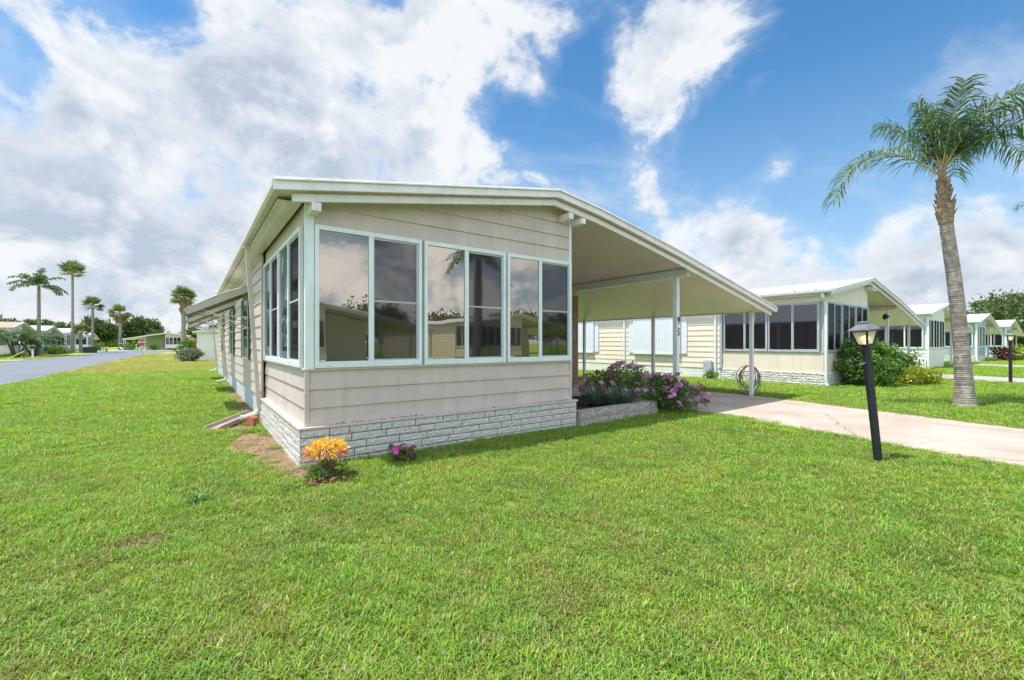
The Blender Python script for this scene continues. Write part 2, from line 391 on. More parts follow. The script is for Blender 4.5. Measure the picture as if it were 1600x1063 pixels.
class MB:
    def __init__(s, sx=1): s.v = []; s.f = []; s.sx = sx
    def add(s, vs, fs):
        b = len(s.v); s.v += [(x * s.sx, y, z) for x, y, z in vs]; s.f += [tuple(i + b for i in f) for f in fs]
    def box(s, x0, x1, y0, y1, z0, z1):
        s.add([(x0, y0, z0), (x1, y0, z0), (x1, y1, z0), (x0, y1, z0), (x0, y0, z1), (x1, y0, z1), (x1, y1, z1), (x0, y1, z1)],
              [(0, 3, 2, 1), (4, 5, 6, 7), (0, 1, 5, 4), (1, 2, 6, 5), (2, 3, 7, 6), (3, 0, 4, 7)])
    def ext(s, prof, y0, y1):
        """a profile in x, z carried along y"""
        n = len(prof)
        s.add([(x, y0, z) for x, z in prof] + [(x, y1, z) for x, z in prof],
              [tuple(range(n)), tuple(range(2 * n - 1, n - 1, -1))] + [(i, i + n, (i + 1) % n + n, (i + 1) % n) for i in range(n)])
    def extx(s, prof, x0, x1):
        n = len(prof)
        s.add([(x0, y, z) for y, z in prof] + [(x1, y, z) for y, z in prof],
              [tuple(range(n)), tuple(range(2 * n - 1, n - 1, -1))] + [(i, i + n, (i + 1) % n + n, (i + 1) % n) for i in range(n)])
    def extz(s, prof, z0, z1):
        n = len(prof)
        s.add([(x, y, z0) for x, y in prof] + [(x, y, z1) for x, y in prof],
              [tuple(range(n)), tuple(range(2 * n - 1, n - 1, -1))] + [(i, i + n, (i + 1) % n + n, (i + 1) % n) for i in range(n)])
    def tube(s, pts, rad, n=8, cap=True):
        pts = [Vector(p) for p in pts]
        if not hasattr(rad, '__len__'): rad = [rad] * len(pts)
        vs = []; fs = []
        up = Vector((0, 0, 1))
        prev = None
        for i, p in enumerate(pts):
            d = (pts[min(i + 1, len(pts) - 1)] - pts[max(i - 1, 0)]).normalized()
            if prev is None:
                a = d.cross(up if abs(d.z) < .9 else Vector((1, 0, 0))).normalized()
            else:
                a = (prev - d * prev.dot(d)).normalized()
            prev = a
            b = d.cross(a)
            for k in range(n):
                q = p + (a * math.cos(2 * math.pi * k / n) + b * math.sin(2 * math.pi * k / n)) * rad[i]
                vs.append(tuple(q))
        for i in range(len(pts) - 1):
            for k in range(n):
                fs.append((i * n + k, i * n + (k + 1) % n, (i + 1) * n + (k + 1) % n, (i + 1) * n + k))
        if cap:
            fs.append(tuple(range(n - 1, -1, -1))); fs.append(tuple(range((len(pts) - 1) * n, len(pts) * n)))
        s.add(vs, fs)
    def bar(s, p, q, w, h=None):
        """a square bar from p to q"""
        h = h or w
        p = Vector(p); q = Vector(q); d = (q - p).normalized()
        a = d.cross(Vector((0, 0, 1)) if abs(d.z) < .95 else Vector((1, 0, 0))).normalized() * w / 2
        b = d.cross(a).normalized() * h / 2
        vs = [tuple(c + sa * a + sb * b) for c in (p, q) for sa, sb in ((-1, -1), (1, -1), (1, 1), (-1, 1))]
        s.add(vs, [(0, 1, 2, 3), (7, 6, 5, 4), (0, 4, 5, 1), (1, 5, 6, 2), (2, 6, 7, 3), (3, 7, 4, 0)])
    def build(s, name, mat, parent=None, smooth=False, bevel=0, loc=None):
        me = bpy.data.meshes.new(name); me.from_pydata(s.v, [], s.f); me.update()
        o = finish(name, me, mat, parent, loc, smooth)
        if bevel:
            b = o.modifiers.new('bevel', 'BEVEL'); b.width = bevel; b.segments = 2; b.limit_method = 'ANGLE'; b.angle_limit = R(40)
        return o


def npmesh(name, V, per, mat, parent=None, rnd=None, loc=None):
    """many separate quads (per=4) or triangles (per=3): V is (n*per, 3)"""
    V = np.asarray(V, np.float32).reshape(-1, 3)
    n = len(V) // per
    me = bpy.data.meshes.new(name)
    me.vertices.add(len(V)); me.vertices.foreach_set('co', V.ravel())
    me.loops.add(n * per); me.loops.foreach_set('vertex_index', np.arange(n * per, dtype=np.int32))
    me.polygons.add(n); me.polygons.foreach_set('loop_start', np.arange(0, n * per, per, dtype=np.int32))
    me.update(calc_edges=True)
    if rnd is not None:
        a = me.attributes.new('rnd', 'FLOAT', 'POINT'); a.data.foreach_set('value', np.repeat(np.asarray(rnd, np.float32), per))
    return finish(name, me, mat, parent, loc)


def tag(o, label=None, cat=None, group=None, kind=None):
    if label: o['label'] = label
    if cat: o['category'] = cat
    if group: o['group'] = group
    if kind: o['kind'] = kind
    return o


def empty(name, loc, rz=0, label=None, cat=None, group=None, rot=None):
    o = bpy.data.objects.new(name, None); C.objects.link(o)
    o.location = loc; o.rotation_euler = rot if rot else (0, 0, rz)
    return tag(o, label, cat, group)


def copy_tree(o, parent=None, kids=None):
    if kids is None:
        kids = {}
        for q in C.objects:
            if q.parent: kids.setdefault(q.parent.name, []).append(q)
    c = o.copy(); C.objects.link(c); c.parent = parent
    for ch in kids.get(o.name, []): copy_tree(ch, c, kids)
    return c


def struct(o): o['kind'] = 'structure'; return o


# ------------------------------------------------------------------ leaves
def unit(a): return a / np.maximum(np.linalg.norm(a, axis=1, keepdims=True), 1e-9)


def leaf_quads(P, D, L, W, fold=.25, g=rng):
    """rhombic leaves: base P, direction D, length L, width W"""
    n = len(P)
    s = unit(np.cross(D, unit(g.normal(size=(n, 3)))))
    nn = unit(np.cross(s, D))
    L = np.asarray(L).reshape(-1, 1); W = np.asarray(W).reshape(-1, 1)
    mid = P + D * L * .45
    V = np.stack([P, mid + s * W * .5 + nn * W * fold, P + D * L, mid - s * W * .5 + nn * W * fold], 1)
    return V.reshape(-1, 3)


def crown_leaves(blobs, n, size, g, clump=.22, upbias=.25, surface=.55, nclump=40):
    """leaves in tufts spread through the volume of several ellipsoids (cx,cy,cz,rx,ry,rz)"""
    bl = np.array(blobs, float); vol = bl[:, 3] * bl[:, 4] * bl[:, 5]
    k = g.choice(len(bl), nclump, p=vol / vol.sum())
    d = unit(g.normal(size=(nclump, 3))); r = surface + (1 - surface) * g.random((nclump, 1)) ** .6
    cen = bl[k, :3] + d * r * bl[k, 3:] * (.8 + .35 * g.random((nclump, 1)))
    csz = (clump * bl[k, 3:].mean(1) * (.6 + .8 * g.random(nclump)))
    ci = g.integers(0, nclump, n)
    off = g.normal(size=(n, 3)) * csz[ci, None] * .6; off[:, 2] *= .75
    P = cen[ci] + off
    D = unit(unit(off) * .8 + g.normal(size=(n, 3)) * .6 + np.array([0, 0, upbias]))
    L = size * (.6 + .8 * g.random(n))
    tone = .5 * g.random(n) + .5 * g.random(nclump)[ci]
    return leaf_quads(P, D, L, L * .5, g=g), tone, cen


def tree(label, loc, blobs, n, size, mat, trunk=None, group=None, seed=1, cat='tree', nclump=40, clump=.22, name='shade_tree', surface=.55):
    g = np.random.default_rng(seed)
    root = empty(name, loc, 0, label, cat, group)
    V, tone, cen = crown_leaves(blobs, n, size, g, clump, surface=surface, nclump=nclump)
    V[:, 2] = np.maximum(V[:, 2], .02)
    npmesh('crown', V, 4, mat, root, tone)
    m = MB()
    h, r = trunk if trunk else (blobs[0][2], .12)
    top = Vector((blobs[0][0] * .6, blobs[0][1] * .6, h))
    m.tube([(0, 0, -.05), (top.x * .3, top.y * .3, h * .4), tuple(top)], [r * 1.25, r, r * .7], 9)
    for q in cen[::max(1, len(cen) // 14)]:
        m.tube([tuple(top - Vector((0, 0, h * .25 * g.random()))), tuple((top + Vector(q)) / 2 + Vector((0, 0, .1))), tuple(q)], [r * .5, r * .3, r * .1], 6)
    m.build('trunk', BARK, root, True)
    return root


# ------------------------------------------------------------------ ground, roads, slabs
g_ = MB(); S_ = 900.
g_.add([(-S_, -S_, 0), (S_, -S_, 0), (S_, S_, 0), (-S_, S_, 0)], [(0, 1, 2, 3)])
struct(g_.build('lawn_ground', GROUND))


def sheet(name, poly, z, mat):
    m = MB(); m.add([(x, y, z) for x, y in poly], [tuple(range(len(poly)))])
    return struct(m.build(name, mat))


def slab(name, poly, z, mat):
    m = MB(); m.extz(poly, -.06, z)
    return struct(m.build(name, mat, bevel=.008))


STREET = [(-11.3, -140), (-5.0, -140), (-5.0, 40), (-4.7, 74), (-3.2, 90), (1, 99), (8, 103), (120, 104), (120, 110.5), (-120, 110.5), (-120, 104), (-20, 103.5), (-14, 101.5), (-11.8, 97), (-11.3, 86)]
sheet('street', STREET, .012, ASPH)
sheet('front_street', [(-4.998, -10.5), (160, -10.5), (160, -4.5), (-4.998, -4.5)], .012, ASPH)
PITCH = 15.5
DRIVES = []
for i in range(5):
    x = i * PITCH
    poly = [(x + 7.35, -.1 * i), (x + 8.42, 4.85), (x + 8.45, 15.5), (x + 11.95, 15.5), (x + 12.05, 5.6), (x + 10.65, -.1 * i), (x + 9.6, -4.5), (x + 6.3, -4.5)]
    DRIVES.append(poly)
    slab('driveway', poly, .022, PINK if i < 1 else CONC)
apron = [(-16, 51.5), (-11.32, 51.5), (-11.32, 55), (-16, 55)]
slab('driveway', apron, .03, CONC)
slab('driveway', [(-6.5, 79.5), (-3.9, 79.5), (2.5, 78.6), (9, 79.2), (9, 80.2), (2.5, 79.6), (-3.5, 80.4)], .02, CONC)
slab('driveway', [(-16.5, 110.6), (-9.5, 110.6), (-9.5, 124), (-16.5, 124)], .03, CONC)


# ------------------------------------------------------------------ manufactured homes
def lap(mb, o, e, n, x0, x1, zs, ztop=None, brk=(), out=.020):
    """lapped boards on the wall through o along e (2-D), outward normal n; ztop(x) clips them under a roof"""
    ztop = ztop or (lambda x: 1e9)
    for za, zb in zip(zs[:-1], zs[1:]):
        xs = sorted(set([x0, x1] + [b for b in brk if x0 < b < x1]))
        fine = []
        for a, b in zip(xs[:-1], xs[1:]):
            fine.append(a)
            for zc in (za, zb):
                ta, tb = ztop(a) - zc, ztop(b) - zc
                if ta * tb < 0: fine.append(a + (b - a) * ta / (ta - tb))
        fine = sorted(fine + [x1])
        for a, b in zip(fine[:-1], fine[1:]):
            if b - a < 1e-4: continue
            ta, tb = min(zb, ztop(a)), min(zb, ztop(b))
            if (ta + tb) / 2 <= za + 1e-4: continue
            def P(x, z, d): return (o[0] + e[0] * x + n[0] * d, o[1] + e[1] * x + n[1] * d, z)
            da, db = out * (1 - (ta - za) / (zb - za)), out * (1 - (tb - za) / (zb - za))
            mb.add([P(a, za, out), P(b, za, out), P(b, max(tb, za), db), P(a, max(ta, za), da), P(a, za, 0), P(b, za, 0)], [(0, 1, 2, 3), (4, 5, 1, 0)])


def window(root, sx, o, e, n, w, h, frame_m, glass_m, screen_m, mid=.42, label=None, mull=.49):
    """sliding window: fixed glass on the left, insect screen with a cross bar on the right; o = lower left corner"""
    def pt(x, z, d): return (o[0] + e[0] * x + n[0] * d, o[1] + e[1] * x + n[1] * d, o[2] + z)
    def bx(m, x0, x1, z0, z1, d0, d1):
        m.add([pt(x0, z0, d0), pt(x1, z0, d0), pt(x1, z1, d0), pt(x0, z1, d0), pt(x0, z0, d1), pt(x1, z0, d1), pt(x1, z1, d1), pt(x0, z1, d1)],
              [(0, 1, 2, 3), (4, 5, 6, 7), (0, 1, 5, 4), (1, 2, 6, 5), (2, 3, 7, 6), (3, 0, 4, 7)])
    f = MB(sx)
    bx(f, 0, .045, 0, h, 0, .045); bx(f, w - .045, w, 0, h, 0, .045)
    bx(f, .045, w - .045, h - .055, h, 0, .0445); bx(f, .045, w - .045, 0, .075, 0, .0445)
    bx(f, w * mull - .03, w * mull + .03, .075, h - .055, .0, .040)
    bx(f, .06, .11, .075, .085, .03, .055); bx(f, w - .14, w - .09, .02, .035, .0445, .052); bx(f, .12, .17, .02, .035, .0445, .052)
    fo = f.build('window', frame_m, root, bevel=.004)
    if label: fo['label'] = label
    g = MB(sx); bx(g, .045, w * mull - .03, .075, h - .055, .010, .020); g.build('glass_pane', glass_m, fo)
    s = MB(sx); bx(s, w * mull + .03, w - .045, .075, h - .055, .006, .012); s.build('insect_screen', screen_m, fo)
    b = MB(sx); a0, a1 = w * mull + .03, w - .045
    bx(b, a0, a0 + .012, .075, h - .055, .012, .024); bx(b, a1 - .03, a1, .075, h - .055, .012, .026); bx(b, a0 + .012, a1 - .03, .075, .093, .012, .024)
    bx(b, a0 + .012, a1 - .03, h - .08, h - .055, .012, .024)
    if mid: bx(b, a0 + .012, a1 - .03, h * mid - .0, h * mid + .022, .012, .022)
    b.build('screen_frame', FRAMEG, fo)
    return fo


def block_wall(mb, o, e, n, length, courses, ch, bl, seed, rough=.008, first=.5, mort=.011, jit=.1):
    """split-faced blocks: every block a rough face of its own, set proud of the joints"""
    g = np.random.default_rng(seed)
    for c in range(courses):
        z0 = o[2] + c * ch; x = -bl * (first if c % 2 else .15) * (1 + .2 * g.random())
        while x < length:
            L = bl * (1 + jit * (g.random() - .5) * 2) * (.5 if g.random() < .08 else 1)
            a, b = max(x, 0) + mort / 2, min(x + L, length) - mort / 2
            if b - a > .03:
                nx, nz = max(3, int((b - a) / .035)), 4
                d = .012 + rough * g.normal(size=(nz + 1, nx + 1)) * .55 + .006 * g.random()
                d[0, :] = np.minimum(d[0, :], .012); d[-1, :] = np.minimum(d[-1, :], .012); d[:, 0] = np.minimum(d[:, 0], .012); d[:, -1] = np.minimum(d[:, -1], .012)
                d = np.maximum(d, .004)
                vs = []; fs = []
                for j in range(nz + 1):
                    for i in range(nx + 1):
                        xx = a + (b - a) * i / nx; zz = z0 + mort / 2 + (ch - mort) * j / nz
                        if 0 < i < nx: xx += .3 * (b - a) / nx * (g.random() - .5)
                        vs.append((o[0] + e[0] * xx + n[0] * d[j, i], o[1] + e[1] * xx + n[1] * d[j, i], zz))
                for j in range(nz):
                    for i in range(nx):
                        q = j * (nx + 1) + i; fs.append((q, q + 1, q + nx + 2, q + nx + 1))
                W_ = nx + 1
                rim = [i for i in range(W_)] + [j * W_ + nx for j in range(1, nz + 1)] + [nz * W_ + i for i in range(nx - 1, -1, -1)] + [j * W_ for j in range(nz - 1, 0, -1)]
                q0 = len(vs)
                for r_ in rim:
                    j, i = divmod(r_, W_); vs.append((vs[r_][0] - n[0] * (d[j, i] + .012), vs[r_][1] - n[1] * (d[j, i] + .012), vs[r_][2]))
                for k in range(len(rim)):
                    k2 = (k + 1) % len(rim); fs.append((rim[k], q0 + k, q0 + k2, rim[k2]))
                mb.add(vs, fs)
            x += L


DEP = 20.3; MX = 7.65; SUNW = 4.12; SUND = 3.42
PROF_MAIN = [(-.38, 3.114), (3.57, 3.805), (4.51, 3.68), (5.55, 3.495), (6.9, 3.235), (11.08, 2.325)]


PROF_PLAIN = [(-.38, 3.114), (3.57, 3.805), (7.0, 3.19), (11.08, 2.33)]


def rz_at(x, prof):
    for (a, za), (b, zb) in zip(prof[:-1], prof[1:]):
        if x <= b: return za + (zb - za) * (x - a) / (b - a)
    return prof[-1][1]


def home(label, loc, rot=0, sx=1, sid=SIDING, low='lap', lowm=None, skirt='brick', frame=TRIM, glass=MIRROR, screen=SCREEN, roofm=ROOFW, detail=1, seed=1, gable='lap', seams=False, side=True, post_extra=True, group='manufactured homes on the street', name='manufactured_home', ceil=CEIL):
    root = empty(name, loc, rot, label, 'house', group)
    PROF = PROF_MAIN if detail >= 2 else PROF_PLAIN
    rz = lambda x: rz_at(x, PROF)
    lowm = lowm or sid
    # ---- siding
    m = MB(sx)
    zt = lambda x: rz(x) - .115
    if gable == 'lap': lap(m, (0, 0), (1, 0), (0, -1), .02, SUNW - .02, [2.775, 2.985, 3.195, 3.405, 3.62, 3.83], zt, (3.57, 4.51))
    else: m.ext([(.02, 2.775), (SUNW - .02, 2.775), (SUNW - .02, zt(SUNW)), (3.57, zt(3.57)), (.02, zt(.02))], -.012, .03)
    m.box(-.012, .03, .04, SUND, 2.775, 3.0)
    ZM = [.44 + .213 * i for i in range(13)]
    step = .213
    lap(m, (-.05, 0), (0, 1), (-1, 0), SUND, DEP, ZM, lambda y: 3.03)
    lap(m, (0, SUND), (1, 0), (0, -1), SUNW, MX, ZM, lambda x: rz(x) - .11, (4.51, 5.55, 6.9))
    lap(m, (MX, 0), (0, 1), (1, 0), SUND, DEP, ZM, lambda y: rz(MX) - .11)
    m.box(.05, SUNW - .05, .05, SUND, .3, 2.98)
    m.ext([(0, .3), (MX - .02, .3), (MX - .02, 2.9), (3.57, 3.66), (0, 2.98)], SUND + .02, DEP - .02)
    m.build('siding', sid, root)
    lw = MB(sx)
    if low == 'lap':
        zs = [.44, .655, .87, 1.085]
        lap(lw, (0, 0), (1, 0), (0, -1), .015, SUNW - .015, zs); lap(lw, (0, 0), (0, 1), (-1, 0), .015, SUND, zs); lap(lw, (SUNW, 0), (0, 1), (1, 0), .015, SUND, zs)
    elif low == 'lapfull':
        zs = [0, .17, .34, .51, .68, .85, 1.085]
        lap(lw, (0, 0), (1, 0), (0, -1), .015, SUNW - .015, zs); lap(lw, (0, 0), (0, 1), (-1, 0), .015, SUND, zs); lap(lw, (SUNW, 0), (0, 1), (1, 0), .015, SUND, zs)
    else:
        lw.box(.0, SUNW, -.01, .0, .44, 1.085); lw.box(-.01, .0, .0, SUND, .44, 1.085); lw.box(SUNW, SUNW + .01, 0, SUND, .44, 1.085)
    lw.build('lower_wall', lowm, root)
    if detail >= 2:
        # brown end of the main wall beside the porch
        b = MB(sx); b.box(MX - .16, MX + .02, SUND - .03, SUND - .021, .25, 2.72); b.build('brown_wall_end', SIDING_DK, root)
    # ---- trim
    m = MB(sx)
    m.box(-.022, .075, -.028, -.0, 1.085, 3.03); m.box(-.022, .0, -.0, .04, 1.085, 3.03)
    m.build('corner_post', TRIM if detail >= 2 else frame if detail else TRIM, root, bevel=.004 if detail >= 2 else 0)
    m = MB(sx)
    m.box(SUNW - .06, SUNW + .022, -.028, 0, 1.085, 2.775); m.box(SUNW - .03, SUNW + .022, -.024, 0, 2.78, zt(SUNW) - .01)
    m.box(SUNW, SUNW + .022, 0, .05, 1.085, 3.3)
    m.build('corner_post', TRIM if detail >= 2 else frame if detail else TRIM, root, bevel=.004 if detail >= 2 else 0)
    m = MB(sx)
    m.box(-.035, SUNW + .03, -.035, .0, 1.087, 1.112); m.box(-.035, 0, .0, SUND, 1.087, 1.112)
    m.box(-.026, .022, -.026, .022, .453, 1.085); m.box(SUNW - .022, SUNW + .026, -.026, .022, .453, 1.085)
    m.box(-.078, -.045, SUND - .05, SUND + .03, .44, 2.98)
    m.build('wall_trim', sid if detail >= 2 else frame, root, bevel=.003 if detail >= 2 else 0)
    # ---- windows of the sunroom
    ww = (5.173 - 1.141) / 3 - .022
    for i in range(3):
        window(root, sx, (.08 + i * (ww + .034), -.01, 1.115), (1, 0), (0, -1), ww, 1.655, frame, glass, screen, .485 if detail >= 2 else 0)
    for i in range(2):
        window(root, sx, (-.01, SUND - .12 - i * 1.60, 1.115), (0, -1), (-1, 0), 1.57, 1.655, frame, CLEARG if detail >= 2 else glass, screen, .485 if detail >= 2 else 0)
    # ---- roof
    top = list(PROF); bot = [(x, z - .085) for x, z in PROF]
    m = MB(sx); m.ext(top + bot[::-1], -.30, DEP + .3)
    if seams:
        for k in range(int((DEP) / .61)):
            y = .1 + k * .61
            m.extx([(y, 0), (y + .03, 0), (y + .03, .03), (y, .03)], 0, 0.001) if False else None
            for (a, za), (b, zb) in zip(PROF[:-1], PROF[1:]):
                m.add([(a, y, za), (b, y, zb), (b, y, zb + .035), (a, y, za + .035), (a, y + .04, za), (b, y + .04, zb), (b, y + .04, zb + .035), (a, y + .04, za + .035)],
                      [(0, 1, 2, 3), (4, 5, 6, 7), (3, 2, 6, 7)])
    ro = m.build('roof', roofm, root)
    m = MB(sx)
    for off0, off1, y0, y1, xa, xb in ((.0, .03, -.352, -.318, -.385, 11.085), (.03, .135, -.345, -.305, -.38, 11.08), (.15, .235, -.25, -.20, -.19, 11.0)):
        xs = [xa] + [x for x, z in PROF[1:-1]] + [xb]
        up = [(x, rz(x) - off0 + .012) for x in xs]; dn = [(x, rz(x) - off1 + .012) for x in xs]
        m.ext(up + dn[::-1], y0, y1)
    for (a, za), (b, zb) in zip(PROF[:-1], PROF[1:]):       # the metal lip over the fascia, tilted to the sky
        m.add([(a, -.372, za - .012), (b, -.372, zb - .012), (b, -.28, zb + .024), (a, -.28, za + .024), (a, -.372, za - .03), (b, -.372, zb - .03)], [(0, 1, 2, 3), (4, 5, 1, 0)])
    m.build('fascia', FASCIA, root, bevel=.003 if detail >= 2 else 0)
    m = MB(sx)
    under = [(x, z - .0855) for x, z in PROF]
    xs0 = [(x, rz(x) - .0865) for x in [-.30] + [q for q, _ in PROF[1:-1]] + [11.0]]
    m.ext(xs0 + [(x, z - .012) for x, z in xs0[::-1]], -.29, 15 if detail else DEP)
    if detail >= 1:
        for k in range(48):
            y = -.1 + k * .305
            for (a, za), (b, zb) in zip(xs0[1:-1], xs0[2:]):
                m.add([(a, y, za - .014), (b, y, zb - .014), (b, y + .02, zb - .014), (a, y + .02, za - .014)], [(0, 1, 2, 3)])
    m.build('carport_ceiling', ceil, root)
    # eaves: soffit strips, gutters
    m = MB(sx)
    m.box(-.30, -.055, 0, DEP, 2.985, 3.0); m.box(-.22, -.16, 0, DEP, 2.955, 2.985); m.box(-.10, -.06, SUND, DEP, 2.93, 2.985)
    m.build('soffit', SOFFIT if detail >= 2 else ceil, root)
    m = MB(sx)
    m.ext([(-.395, 3.095), (-.395, 3.03), (-.37, 3.0), (-.31, 3.0), (-.31, 3.05), (-.375, 3.095)], -.33, DEP + .3)
    ze = PROF[-1][1]
    m.build('gutter', GUTTER if detail >= 2 else frame, root); m = MB(sx)
    m.ext([(11.0, ze - .10), (11.09, ze - .10), (11.125, ze - .06), (11.125, ze + .005), (11.085, ze + .005), (11.0, ze - .07)], -.34, DEP + .3)
    m.build('gutter', GUTTER if detail >= 2 else frame, root)
    # purlin ends under the front fascia
    if detail >= 1:
        for x in (.05, SUNW - .22, SUNW + .06):
            m = MB(sx); z = rz(x + .05) - .24
            m.box(x - .05, x + .05, -.27, -.03, z - .095, z); m.build('purlin_end', FASCIA, root, bevel=.004)
    # ---- carport: beam, posts
    m = MB(sx); zb = rz(7.5) - .10
    m.box(7.43, 7.57, -.10, SUND, zb - .17, zb); m.build('beam', TRIM if detail >= 2 else ceil, root, bevel=.005)
    def post(x, y, z, w=.085):
        p = MB(sx); p.box(x - w / 2, x + w / 2, y - w / 2, y + w / 2, 0.0, z)
        if detail >= 2:
            p.box(x - .012, x + .012, y - w / 2 - .006, y - w / 2, .02, z - .02); p.box(x - w / 2 - .01, x + w / 2 + .01, y - w / 2 - .008, y + w / 2 + .01, 0, .03)
        return p.build('carport_post', TRIM, root, bevel=.004 if detail >= 2 else 0)
    pm = post(7.5, .20, zb - .17, .10)
    for k in range(4 if detail >= 1 else 2): post(10.93, .22 + 3.07 * k, rz(10.93) - .10)
    m = MB(sx)      # downspout at the front carport post
    m.tube([(11.06, .22, ze - .09), (11.06, .22, ze - .22), (11.0, .22, ze - .36), (10.99, .22, ze - .5)], .032, 8); m.build('downspout', GUTTER if detail >= 2 else frame, root, True)
    # ---- skirting
    if skirt == 'brick':
        m = MB(sx)
        block_wall(m, (-.075, -.075, -.03), (1, 0), (0, -1), SUNW + .15, 5, .0905, .41, seed, rough=.006)
        block_wall(m, (-.075, SUND, -.03), (0, -1), (-1, 0), SUND + .075, 5, .0905, .41, seed + 1, rough=.006)
        bw = m.build('block_skirting', BRICKW, root)
        m = MB(sx); m.box(-.072, SUNW + .072, -.072, .3, -.05, .42); m.box(-.072, .3, .3, SUND, -.05, .42); m.box(SUNW - .3, SUNW + .072, .3, SUND, -.05, .42)
        m.build('mortar', MORTAR, bw)
        m = MB(sx); m.box(-.105, SUNW + .10, -.105, .02, .423, .452); m.box(-.105, .02, .02, SUND, .423, .452); m.build('ledge', SIDING if detail >= 2 else frame, root, bevel=.005)
    elif skirt == 'stone':
        m = MB(sx)
        block_wall(m, (-.02, -.02, -.03), (1, 0), (0, -1), SUNW + .04, 6, .08, .36, seed, rough=.016, jit=.4)
        block_wall(m, (-.02, SUND, -.03), (0, -1), (-1, 0), SUND + .02, 6, .08, .36, seed + 1, rough=.016, jit=.4)
        bw = m.build('stone_skirting', STONEW, root)
        m = MB(sx); m.box(-.018, SUNW + .018, -.018, .3, -.05, .44); m.box(-.018, .3, .3, SUND, -.05, .44); m.build('mortar', MORTAR, bw)
    m = MB(sx)
    lowsk = SKIRT if detail >= 2 else WHITE_SID
    if detail >= 2: m.box(-.035, MX + .0, SUND + .01, DEP, -.02, .435)
    else:
        for k in range(3): m.box(-.045 + .0, MX, SUND + .01, DEP, -.02 + .15 * k, .135 + .15 * k); m.box(-.02, MX - .01, SUND + .02, DEP - .01, .135 + .15 * k, .15 + .15 * k) if k < 2 else None
    m.build('skirting', lowsk, root)
    return root, post, pm


main_label = 'beige lap sided home with bronze mirrored sunroom windows and open carport, nearest in the photo'
HOME, _, NUMPOST = home(main_label, (1.06, 5.44, 0), detail=2, seed=3)
def text_mesh(name, cu, parent):
    tmp = bpy.data.objects.new('tmp', cu); C.objects.link(tmp); bpy.context.view_layer.update()
    me = bpy.data.meshes.new_from_object(tmp.evaluated_get(bpy.context.evaluated_depsgraph_get()))
    bpy.data.objects.remove(tmp); me.name = name
    o = bpy.data.objects.new(name, me); C.objects.link(o); o.parent = parent
    return o


# house number on the front carport post: a raised 9 over a 5
for ch, z in (('9', 1.90), ('5', 1.655)):
    cu = bpy.data.curves.new('house_number', 'FONT'); cu.body = ch; cu.size = .24; cu.extrude = .006; cu.align_x = 'CENTER'; cu.space_character = 1
    cu.materials.append(DIGIT); tx = text_mesh('house_number', cu, NUMPOST); tx.location = (7.505, .138, z - .08); tx.rotation_euler = (R(90), 0, 0); tx.scale = (.62, 1, 1)


def awning(root, y0, y1, z=2.63, seed=0):
    m = MB()
    xa, xb, zb = -.07, -1.17, 2.08
    n = 14
    pr = []
    for i in range(n + 1):                    # gently bowed sheet that turns down at its outer lip
        f = i / n
        pr.append((xa + (xb - xa) * f, z + (zb - z) * f + .05 * math.sin(math.pi * f)))
    pr += [(xb - .03, zb - .05), (xb - .03, zb - .13)]
    m.ext(pr + [(x + .006, zz - .014) for x, zz in pr[::-1]], y0, y1)
    for k in range(int((y1 - y0) / .13)):
        yy = y0 + .04 + k * .13
        for (a, za), (b, zb2) in zip(pr[:n], pr[1:n + 1]):
            m.add([(a, yy, za), (b, yy, zb2), (b, yy + .02, zb2 + .012), (a, yy + .02, za + .012), (b, yy + .04, zb2), (a, yy + .04, za)], [(0, 1, 2, 3), (3, 2, 4, 5)])
    a = m.build('window_awning', AWN, root)
    for yy in (y0 + .012, y1 - .012):         # closed ends: a rail along each side
        m = MB(); m.bar((xa, yy, z - .05), (xb, yy, zb - .05), .016, .13); m.build('side_rail', AWN, a)
    for yy in (y0 + .10, y1 - .10):
        m = MB(); m.tube([(-.05, yy, 1.72), (xb + .22, yy, zb + .04)], .011, 6); m.build('support_arm', TRIM, a)
        m = MB(); m.tube([(-.05, yy, 1.95), (xb + .12, yy + (.25 if yy < (y0 + y1) / 2 else -.25), zb - .02)], .009, 6); m.build('support_arm', TRIM, a)
    return a


def side_window(root, y0, y1, x=-.052, z0=1.05, z1=2.45):
    m = MB(); m.box(x - .045, x, y0, y1, z0, z0 + .05); m.box(x - .045, x, y0, y1, z1 - .05, z1); m.box(x - .045, x, y0, y0 + .05, z0 + .05, z1 - .05); m.box(x - .045, x, y1 - .05, y1, z0 + .05, z1 - .05)
    m.box(x - .04, x, y0 + .05, y1 - .05, (z0 + z1) / 2 - .02, (z0 + z1) / 2 + .02)
    w = m.build('window', TRIM, root)
    m = MB(); m.box(x - .026, x - .02, y0 + .05, y1 - .05, z0 + .05, z1 - .05); m.build('glass_pane', CLEARG, w)
    for ya in (y0 - .36, y1 + .03):
        m = MB(); m.box(x - .035, x - .02, ya, ya + .04, z0, z1); m.box(x - .035, x - .02, ya + .29, ya + .33, z0, z1)
        for k in range(20):
            zz = z0 + .02 + k * (z1 - z0 - .04) / 20
            m.add([(x - .018, ya + .04, zz + .06), (x - .018, ya + .29, zz + .06), (x - .036, ya + .29, zz), (x - .036, ya + .04, zz)], [(0, 1, 2, 3)])
        m.build('shutter', SHUT, root)


